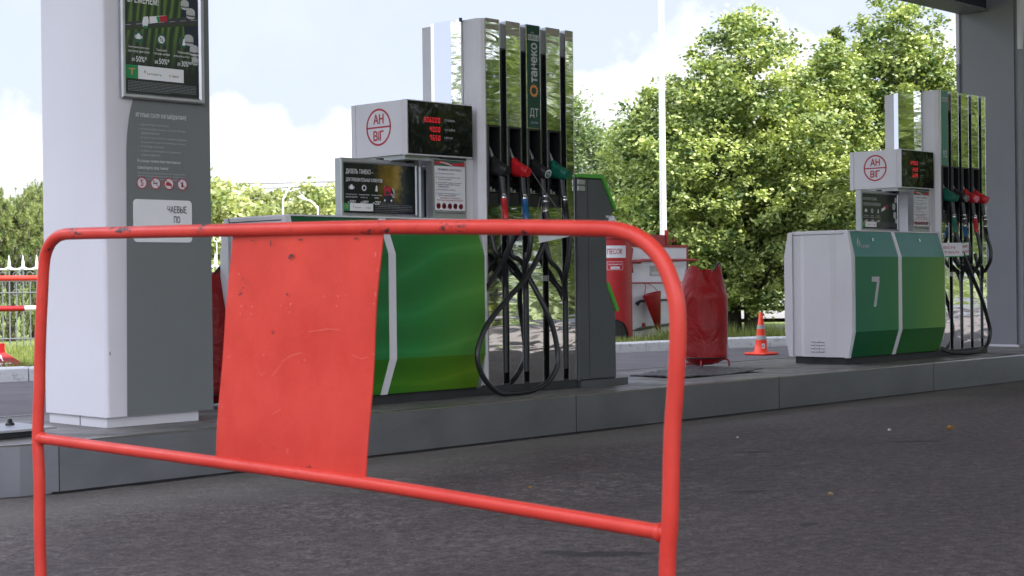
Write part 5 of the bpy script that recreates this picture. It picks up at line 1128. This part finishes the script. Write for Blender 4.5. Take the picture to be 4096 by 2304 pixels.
# street lamps behind the first dispenser
def lamp(u0, v0, u1, v1, d, label):
    p0, p1 = P(u0, v0, d), P(u1, v1, d); L = thing('street_lamp', (p0.x, p0.y, 0), label, 'street lamp', 'street lamps far behind the dispenser')
    dx = p1 - p0; pts = [(p0.x, p0.y, .05), (p0.x, p0.y, p0.z), p0 + Vector((dx.x * .08, dx.y * .08, dx.z * .45)), p0 + Vector((dx.x * .30, dx.y * .30, dx.z * .72)), p0 + Vector((dx.x * .62, dx.y * .62, dx.z * .86))]
    MB().tube(smoothpts(pts, 6), .024, None, 8).build('mast', L, MFEW)
    a = p0 + Vector((dx.x * .60, dx.y * .60, dx.z * .85)); MB().tube([a, a.lerp(p1, .5), p1], [.03, .055, .04], None, 8).build('lamp_head', L, MFEW)
lamp(711.5, 533, 771, 449, 42, 'curved white street lamp above the trees, its taller head pointing towards the dispenser')
lamp(800, 545, 752, 495, 42, 'shorter white street lamp whose head points away from the dispenser')
mb = MB()
for v in (458, 470): mb.tube([P(560, v + 4, 70), P(700, v + 3, 66), P(800, v, 60), P(1000, v - 3, 55)], .018, None, 5)
tag(mb.build('power_line', None, MBLACK), 'pair of thin overhead wires above the distant trees', 'power line')

# brick building glimpsed behind dispenser
bA = P(1395, 545, 56); bB = P(930, 545, 60)
bl = thing('brick_building', (bA.x, bA.y, 0), 'pinkish brick building with a pale flat roof, glimpsed between the dispenser panels', 'building')
bx = (bB - bA); bx.z = 0; Lb = bx.length; bx.normalize(); by = Vector((-bx.y, bx.x, 0)); by = -by if by.dot(FW) < 0 else by
def bbox(name, s0, s1, d0, d1, z0, z1, m, par=bl):
    o = Vector((bA.x, bA.y, 0)); mb = MB(); vs = [o + bx * s + by * d + Vector((0, 0, z)) for z in (z0, z1) for s, d in ((s0, d0), (s1, d0), (s1, d1), (s0, d1))]
    return mb.add(vs, [(3, 2, 1, 0), (4, 5, 6, 7), (0, 1, 5, 4), (1, 2, 6, 5), (2, 3, 7, 6), (3, 0, 4, 7)]).build(name, par, m)
MBRK = mat('pink_brick', (.36, .24, .19, 1), .9, var=.15, vs=8)
bbox('wall', 0, Lb, 0, 6, -.05, 3.85, MBRK); bbox('roof', -.2, Lb + .2, -.2, 6.2, 3.86, 4.25, MFEW)
for k in range(4):
    w = bbox('window', .8 + k * .98, 1.35 + k * .98, -.02, .05, 1.4, 3.3, MFEW); bbox('pane', .85 + k * .98, 1.30 + k * .98, -.03, -.021, 1.45, 3.25, MDISP, w)

# ------------------------------------------------------------------ vegetation
def leafmesh(name, parent, m, C, tint, size, rg, droop=.0, aspect=1.5, bias=None):
    """one leaf-sized folded quad per centre"""
    n = len(C); th = rg.uniform(0, 2 * np.pi, n)
    nz_ = rg.normal(0, 1, (n, 3)); nz_[:, 2] = np.abs(nz_[:, 2]) + .45
    if bias is not None: nz_ += bias
    nz_ /= np.linalg.norm(nz_, axis=1)[:, None]
    a = np.stack([np.cos(th), np.sin(th), -droop - rg.uniform(0, .6, n)], 1); a -= nz_ * (a * nz_).sum(1)[:, None]; a /= np.linalg.norm(a, axis=1)[:, None]
    b = np.cross(nz_, a); s = size * rg.uniform(.65, 1.3, n)[:, None]
    L = a * s * .5 * aspect; Wd = b * s * .5
    v = np.stack([C - L, C + Wd * .95 + L * .1, C + L, C - Wd * .95 + L * .1], 1).reshape(-1, 3)
    me = bpy.data.meshes.new(name); me.vertices.add(4 * n); me.vertices.foreach_set('co', v.ravel())
    me.loops.add(4 * n); me.loops.foreach_set('vertex_index', np.arange(4 * n, dtype=np.int32)); me.polygons.add(n); me.polygons.foreach_set('loop_start', np.arange(0, 4 * n, 4, dtype=np.int32))
    me.update(); at = me.attributes.new('tint', 'FLOAT', 'POINT'); at.data.foreach_set('value', np.repeat(tint, 4).astype(np.float32))
    me.materials.append(m); o = bpy.data.objects.new(name, me); COL.objects.link(o)
    if parent: o.parent = parent; o.matrix_parent_inverse = Matrix.Translation(-parent.location)
    return o
def tree(name, base, h, lobes, nclump, nleaf, lsize, m, label, cat, group, seed, trunk_r=.10, bark=MBARK, trunks=1, clump=.24, droop=.1, fill=.30, tt=(.12, 1.0), weep=0, hollow=.55):
    """lobes: list of (centre xyz offset in camera-right/forward/up metres, radii)"""
    rg = np.random.default_rng(seed); T = thing(name, (base[0], base[1], base[2]), label, cat, group)
    rx_ = np.array([R0.x, R0.y, 0]); fx_ = np.array([FW.x, FW.y, 0]) / math.hypot(FW.x, FW.y); B0 = np.array(base)
    vol = np.array([r[0] * r[1] * r[2] for c, r in lobes]); pr_ = vol ** .8 / (vol ** .8).sum()
    k = rg.choice(len(lobes), nclump, p=pr_); d = rg.normal(0, 1, (nclump, 3)); d /= np.linalg.norm(d, axis=1)[:, None]
    rad = rg.uniform(hollow, 1.0, nclump) ** .6; rad = np.where(rg.random(nclump) < fill, rad * rg.uniform(.3, 1, nclump), rad)
    rad *= 1 + rg.normal(0, .07, nclump)
    c = np.array([lobes[i][0] for i in k]); r = np.array([lobes[i][1] for i in k]); q = c + d * r * rad[:, None]
    Cw = B0 + q[:, :1] * rx_ + q[:, 1:2] * fx_ + q[:, 2:] * np.array([0, 0, 1])
    Cw = Cw[Cw[:, 2] > base[2] + .12]; nc = len(Cw)
    cs_ = clump * rg.uniform(.55, 1.5, nc); ct = rg.uniform(tt[0], tt[1], nc)
    idx = rg.integers(0, nc, nleaf * nc); off = rg.normal(0, .42, (len(idx), 3)); off[:, 2] = off[:, 2] * (.55 + weep * 2.2) - weep * np.abs(rg.normal(0, .8, len(idx)))
    C = Cw[idx] + off * cs_[idx][:, None]
    tint = np.clip(ct[idx] + rg.normal(0, .16, len(idx)), 0, 1)
    leafmesh('crown', T, m, C, tint, lsize, rg, droop, 1.5 + weep)
    mb = MB(); rs = random.Random(seed); ctr = np.mean(Cw, 0)
    for t_ in range(trunks):
        bx_ = Vector(base) + Vector(rx_) * ((t_ - (trunks - 1) / 2) * trunk_r * 2.6); top = Vector(ctr) + Vector((rs.uniform(-.2, .2), rs.uniform(-.2, .2), h * .18))
        pts = smoothpts([bx_ - Vector((0, 0, .1)), bx_.lerp(top, .25) + Vector((rs.uniform(-.05, .05),) * 3), bx_.lerp(top, .6) + Vector((rs.uniform(-.1, .1), rs.uniform(-.1, .1), 0)), top], 5)
        mb.tube(pts, [trunk_r * (1.25 - .95 * i / (len(pts) - 1)) for i in range(len(pts))], None, 10)
        sel = rs.sample(range(nc), min(nc, 26 // trunks))
        for i in sel:
            e = Vector(Cw[i]); f_ = rs.uniform(.2, .85); s0 = pts[int(f_ * (len(pts) - 1))]
            if e.z < s0.z - .4: s0 = pts[max(1, int(.2 * len(pts)))]
            mid = s0.lerp(e, .5) + Vector((0, 0, .12 * (e - s0).length)); mb.tube(smoothpts([s0, mid, e], 4), [trunk_r * .34 * (1 - .85 * j / 8) for j in range(9)], None, 6)
    mb.build('trunk', T, bark); return T
def gp(u, d, z=.08):
    p = P(u, 650, d); return (p.x, p.y, z)
GL = 'linden trees behind the kerb'
# main linden
tree('linden_tree', gp(1868, 24.2, .02), 5, [((-.05, 0, 2.5), (1.5, 1.35, 1.9)), ((.1, 0, 3.9), (.95, .9, 1.15)), ((-.75, -.2, 2.0), (1.15, 1.1, 1.35)), ((.9, .1, 2.2), (1.05, 1.0, 1.5)), ((0, -.5, 1.35), (1.5, .95, .95))], 1250, 80, .050, MLEAF, 'tallest linden in the middle, its two dark trunks beside the orange cone', 'tree', GL, 1, .11, trunks=2)
tree('linden_tree', gp(1672, 25, .02), 4.2, [((0, 0, 2.3), (.95, 1.0, 1.6)), ((-.25, .1, 1.5), (.95, 1.0, 1.15)), ((.2, 0, 3.2), (.6, .6, .9))], 580, 80, .050, MLEAF, 'linden behind the white pole, rising over the sand bin', 'tree', GL, 2, .08)
tree('linden_tree', gp(2075, 25.5, .02), 4.8, [((0, 0, 2.7), (.9, .9, 1.75)), ((.1, 0, 3.9), (.5, .5, .8)), ((-.2, 0, 1.4), (.9, .9, .8))], 520, 80, .050, MLEAF, 'narrower linden between the tallest linden and the one by the far column', 'tree', GL, 3, .08)
tree('linden_tree', gp(2270, 26.5, .02), 5.6, [((0, 0, 3.0), (1.35, 1.3, 2.0)), ((-.05, 0, 4.6), (.75, .8, 1.15)), ((1.0, 0, 2.6), (1.1, 1.0, 1.5)), ((-.6, 0, 1.8), (1.1, 1.0, 1.3))], 1120, 80, .052, MLEAF, 'tall linden behind dispenser seven, reaching the top of the picture', 'tree', GL, 4, .12)
tree('linden_tree', gp(2560, 29, .02), 4.6, [((0, 0, 2.3), (1.6, 1.2, 1.9)), ], 300, 40, .08, MLEAF, 'linden hidden mostly by the far column', 'tree', GL, 5, .1)
# small spruce top
def spruce(base, h, label):
    T = thing('spruce', base, label, 'tree'); rg = np.random.default_rng(9); C = []; mb = MB(); b = Vector(base)
    mb.tube([b, b + Vector((0, 0, h))], [.06, .008], None, 8)
    z = h * .2
    while z < h - .05:
        L = (h - z) * .27 + .04
        for k in range(7):
            a = rg.uniform(0, 6.28); e = b + Vector((math.cos(a) * L, math.sin(a) * L, z + L * .15)); s0 = b + Vector((0, 0, z)); mb.tube([s0, e], [.012, .003], None, 4)
            for j in range(16): C.append(s0.lerp(e, rg.uniform(.1, 1.05)) + Vector(rg.normal(0, .035, 3)))
        z += .14
    C = np.array([tuple(c) for c in C]); leafmesh('crown', T, MNEED, C, rg.uniform(.1, .7, len(C)), .07, rg, .1, 2.2); mb.build('trunk', T, MBARK)
spruce(gp(2110, 28, 0), 5.35, 'thin pointed spruce top showing between two lindens')
GB = 'birches in the gap beyond the service bin'
tree('birch_tree', gp(1485, 38, 0), 5, [((0, 0, 3.3), (.95, .9, 1.9)), ((-.3, 0, 4.3), (.5, .5, 1.0)), ((.2, 0, 1.6), (1.1, 1, 1.2))], 330, 55, .062, MLEAFB, 'grey green birch with pale branches, tallest in the gap beyond the bin', 'tree', GB, 21, .07, MBIRCHB, weep=.45, clump=.28, tt=(.2, .8))
tree('birch_tree', gp(1556, 40, 0), 4.6, [((0, 0, 3.0), (.7, .8, 1.9)), ((.2, 0, 1.6), (.9, 1, 1.2)), ((.35, 0, 4.3), (.3, .3, .6))], 220, 55, .062, MLEAFB, 'lower birch touching the left side of the lindens', 'tree', GB, 22, .06, MBIRCHB, weep=.45, clump=.26, tt=(.2, .8))
tree('bush', gp(1527, 31, 0), 3, [((0, 0, 1.9), (.6, .6, .95)), ((.2, 0, 1.2), (.8, .7, .9))], 140, 60, .06, MLEAFY, 'bright yellow green bush above the green bin lid', 'bush', None, 23, .05, clump=.2, tt=(.4, 1))
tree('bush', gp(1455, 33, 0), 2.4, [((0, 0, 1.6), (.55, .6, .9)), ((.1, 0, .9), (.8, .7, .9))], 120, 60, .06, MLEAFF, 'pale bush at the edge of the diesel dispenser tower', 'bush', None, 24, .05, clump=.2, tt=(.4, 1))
GF = 'distant trees behind the first dispenser'
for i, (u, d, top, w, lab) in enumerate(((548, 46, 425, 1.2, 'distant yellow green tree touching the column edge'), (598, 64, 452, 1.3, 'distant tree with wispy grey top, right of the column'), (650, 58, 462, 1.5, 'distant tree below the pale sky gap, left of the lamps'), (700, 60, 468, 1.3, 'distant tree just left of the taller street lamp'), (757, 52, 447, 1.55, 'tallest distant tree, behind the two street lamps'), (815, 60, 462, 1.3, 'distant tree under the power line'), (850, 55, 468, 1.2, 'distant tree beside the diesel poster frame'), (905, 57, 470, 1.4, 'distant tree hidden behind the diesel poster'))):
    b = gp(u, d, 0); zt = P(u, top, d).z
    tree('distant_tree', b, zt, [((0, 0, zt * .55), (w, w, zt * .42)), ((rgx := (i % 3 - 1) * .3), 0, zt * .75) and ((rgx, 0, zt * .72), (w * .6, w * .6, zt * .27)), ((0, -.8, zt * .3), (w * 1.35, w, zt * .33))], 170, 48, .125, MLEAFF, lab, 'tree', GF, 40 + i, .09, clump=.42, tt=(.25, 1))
tree('birch_tree', gp(538, 50, 0), 4.6, [((0, 0, 3.6), (.22, .3, 1.15)), ((0, 0, 2.5), (.6, .6, 1.0))], 36, 30, .08, MLEAFB, 'thin weeping birch top against cloud at the column edge', 'tree', None, 60, .05, MBIRCHB, weep=.8, clump=.3)
# pine shrub behind the fence
def pine(base, lobes, n, label, seed, cat='pine'):
    T = thing('pine_tree', base, label, 'pine', 'pines behind the fence'); rg = np.random.default_rng(seed); rx_ = np.array([R0.x, R0.y, 0]); fx_ = np.array([FW.x, FW.y, 0]); C = []; A = []; tn = []; mb = MB()
    for _ in range(n):
        c, r = lobes[rg.integers(len(lobes))]; d = rg.normal(0, 1, 3); d /= np.linalg.norm(d); q = np.array(c) + d * np.array(r) * rg.uniform(.6, 1.0)
        p = np.array(base) + q[0] * rx_ + q[1] * fx_ + np.array([0, 0, q[2]]); ax = np.array([rg.normal(0, .35), rg.normal(0, .35), 1]); ax /= np.linalg.norm(ax); t0 = rg.uniform(.2, .8)
        for j in range(34):
            dd = rg.normal(0, 1, 3); dd = dd / np.linalg.norm(dd) + ax * .8; C.append(p + ax * rg.uniform(-.06, .07)); A.append(dd / np.linalg.norm(dd)); tn.append(t0 + rg.normal(0, .12))
        if rg.random() < .25: mb.tube([Vector(p) - Vector(ax) * .18, Vector(p)], [.012, .008], None, 5)
    C = np.array(C); A = np.array(A); m_ = len(C); s = .065; b = np.cross(A, rg.normal(0, 1, (m_, 3))); b /= np.linalg.norm(b, axis=1)[:, None]
    v = np.stack([C - b * .0045, C + b * .0045, C + A * s], 1).reshape(-1, 3); me = bpy.data.meshes.new('crown'); me.vertices.add(3 * m_); me.vertices.foreach_set('co', v.ravel()); me.loops.add(3 * m_); me.loops.foreach_set('vertex_index', np.arange(3 * m_, dtype=np.int32)); me.polygons.add(m_); me.polygons.foreach_set('loop_start', np.arange(0, 3 * m_, 3, dtype=np.int32)); me.update()
    at = me.attributes.new('tint', 'FLOAT', 'POINT'); at.data.foreach_set('value', np.repeat(np.clip(tn, 0, 1), 3).astype(np.float32)); me.materials.append(MNEED); o = bpy.data.objects.new('crown', me); COL.objects.link(o); o.parent = T; o.matrix_parent_inverse = Matrix.Translation(-T.location)
    mb.tube([Vector(base), Vector(base) + Vector((0, 0, 1.6))], [.08, .03], None, 8); mb.build('trunk', T, MBARK)
pine(gp(25, 24.5, .05), [((0, 0, 1.2), (.8, .7, 1.15)), ((-.3, 0, 1.9), (.4, .4, .55)), ((.3, 0, 1.6), (.5, .5, .6))], 1500, 'dense young pine with reddish shoots behind the spear tips', 71)
pine(gp(85, 25.5, .05), [((0, 0, 1.3), (.8, .7, 1.2)), ((.1, 0, 2.0), (.45, .5, .55))], 1300, 'taller pine touching the left edge of the column', 72)
pine(gp(-110, 25.5, .05), [((0, 0, 1.3), (.8, .7, 1.1))], 500, 'pine just beyond the left edge of the view', 73)
# trees behind the photographer, seen in the mirror steel
GM = 'weeping trees across the forecourt, seen in the mirror steel'
for i, (x, y, h) in enumerate(((42, -10, 9), (47, -10.5, 9), (52, -9.5, 9), (58, -10, 9), (64, -10.5, 9), (70, -11, 9), (13.5, -11, 5.2), (17.5, -10.5, 7.5), (21, -11.2, 8.0), (24.5, -10.8, 8.5), (28, -11.5, 8.5), (32, -11, 9), (36, -10.5, 9), (-16, -1.5, 7), (-17, 3, 7.5), (-8, 17.4, 8), (-12, 19.6, 8.5), (5, -12, 7), (-3, -12.5, 8), (-10, -9, 8))):
    tree('weeping_tree', (x, y, .08), h, [((0, 0, h * .6), (1.9, 1.9, h * .38)), ((.4, 0, h * .35), (2.0, 1.8, h * .30))], 105, 42, .16, MLEAFW, 'weeping tree across the forecourt, mirrored in the steel of the dispensers', 'tree', GM, 80 + i, .14, weep=.9, clump=.75, tt=(.1, 1), droop=.8)

# grass blades
def blades(name, pts, hmin, hmax, label, seed):
    rg = np.random.default_rng(seed); n = len(pts); h = rg.uniform(hmin, hmax, n); a = rg.uniform(0, 2 * np.pi, n); w = rg.uniform(.002, .005, n) * 1.6
    lean = rg.normal(0, .28, (n, 2)) * h[:, None]; dx = np.stack([np.cos(a) * w, np.sin(a) * w, np.zeros(n)], 1); tip = pts + np.stack([lean[:, 0], lean[:, 1], h], 1)
    v = np.stack([pts - dx, pts + dx, tip], 1).reshape(-1, 3); me = bpy.data.meshes.new(name); me.vertices.add(3 * n); me.vertices.foreach_set('co', v.ravel()); me.loops.add(3 * n); me.loops.foreach_set('vertex_index', np.arange(3 * n, dtype=np.int32)); me.polygons.add(n); me.polygons.foreach_set('loop_start', np.arange(0, 3 * n, 3, dtype=np.int32)); me.update()
    at = me.attributes.new('tint', 'FLOAT', 'POINT'); at.data.foreach_set('value', np.repeat(rg.uniform(.1, 1, n), 3).astype(np.float32)); me.materials.append(MBLADE); o = bpy.data.objects.new(name, me); COL.objects.link(o); tag(o, label, 'grass', kind='stuff'); return o
rg = np.random.default_rng(5)
pts = []
n_ = 42000; x = rg.uniform(6.2, 10.8, n_); y = 14.35 + rg.random(n_) ** 1.3 * 5.0 - (x - 7.5) * .12; pts.append(np.stack([x, y, np.full(n_, .09)], 1))
n_ = 9000; x = rg.uniform(15.0, 20.5, n_); yk = np.interp(x, [k[0] for k in KL], [k[1] for k in KL]) + .16; y = yk + rg.random(n_) ** 2 * 1.6; pts.append(np.stack([x, y, np.full(n_, .09)], 1))
blades('grass', np.concatenate(pts), .04, .13, 'lawn grass along the white kerb', 6)
n_ = 1600; x = rg.choice([16.3, 16.6, 17.0, 17.35, 18.6, 19.2, 17.9], n_) + rg.normal(0, .16, n_); yk = np.interp(x, [k[0] for k in KL], [k[1] for k in KL]) + .2; pts = np.stack([x, yk + rg.random(n_) * .25, np.full(n_, .09)], 1)
blades('weeds', pts, .10, .30, 'tall weeds growing in front of the fire shield and trunks', 7)

# small litter on the asphalt
def leaf_litter(p, s, col, label, name='fallen_leaf', cat='leaf', rot=0):
    vs = []; n = 9
    for k in range(n):
        a = 2 * math.pi * k / n + rot; r = s * (.55 + .45 * abs(math.cos(a - rot))); vs.append((p[0] + r * math.cos(a), p[1] + r * math.sin(a) * .8, .008 + s * (.30 * (1 + math.sin(2 * a)))))
    vs.append((p[0], p[1], .006)); mb = MB(); mb.add(vs, [(k, (k + 1) % n, n) for k in range(n)]); mb.add([(a, b, c + .001) for a, b, c in vs], [((k + 1) % n, k, n) for k in range(n)])
    o = mb.build(name, None, col); tag(o, label, cat); return o
MYL = mat('yellow_leaf', (.50, .25, .05, 1), .6, var=.2)
MPL = mat('pale_leaf', (.46, .33, .18, 1), .6, var=.2)
leaf_litter((8.576, 4.661), .034, MYL, 'curled yellow leaf on the asphalt below dispenser seven', rot=.3)
leaf_litter((5.682, 3.644), .019, MPL, 'pale tan leaf lying nearest the photographer on the asphalt')
leaf_litter((5.05, 4.78), .012, MYL, 'tiny yellow leaf near the kerb of the diesel dispenser', rot=1)
leaf_litter((8.279, 4.893), .020, MWHT, 'white paper scrap on the asphalt near the yellow leaf', 'paper_scrap', 'litter', .8)
leaf_litter((7.40, 5.36), .012, MPAP, 'tiny white paper scrap on the asphalt close to the kerb', 'paper_scrap', 'litter', .1)
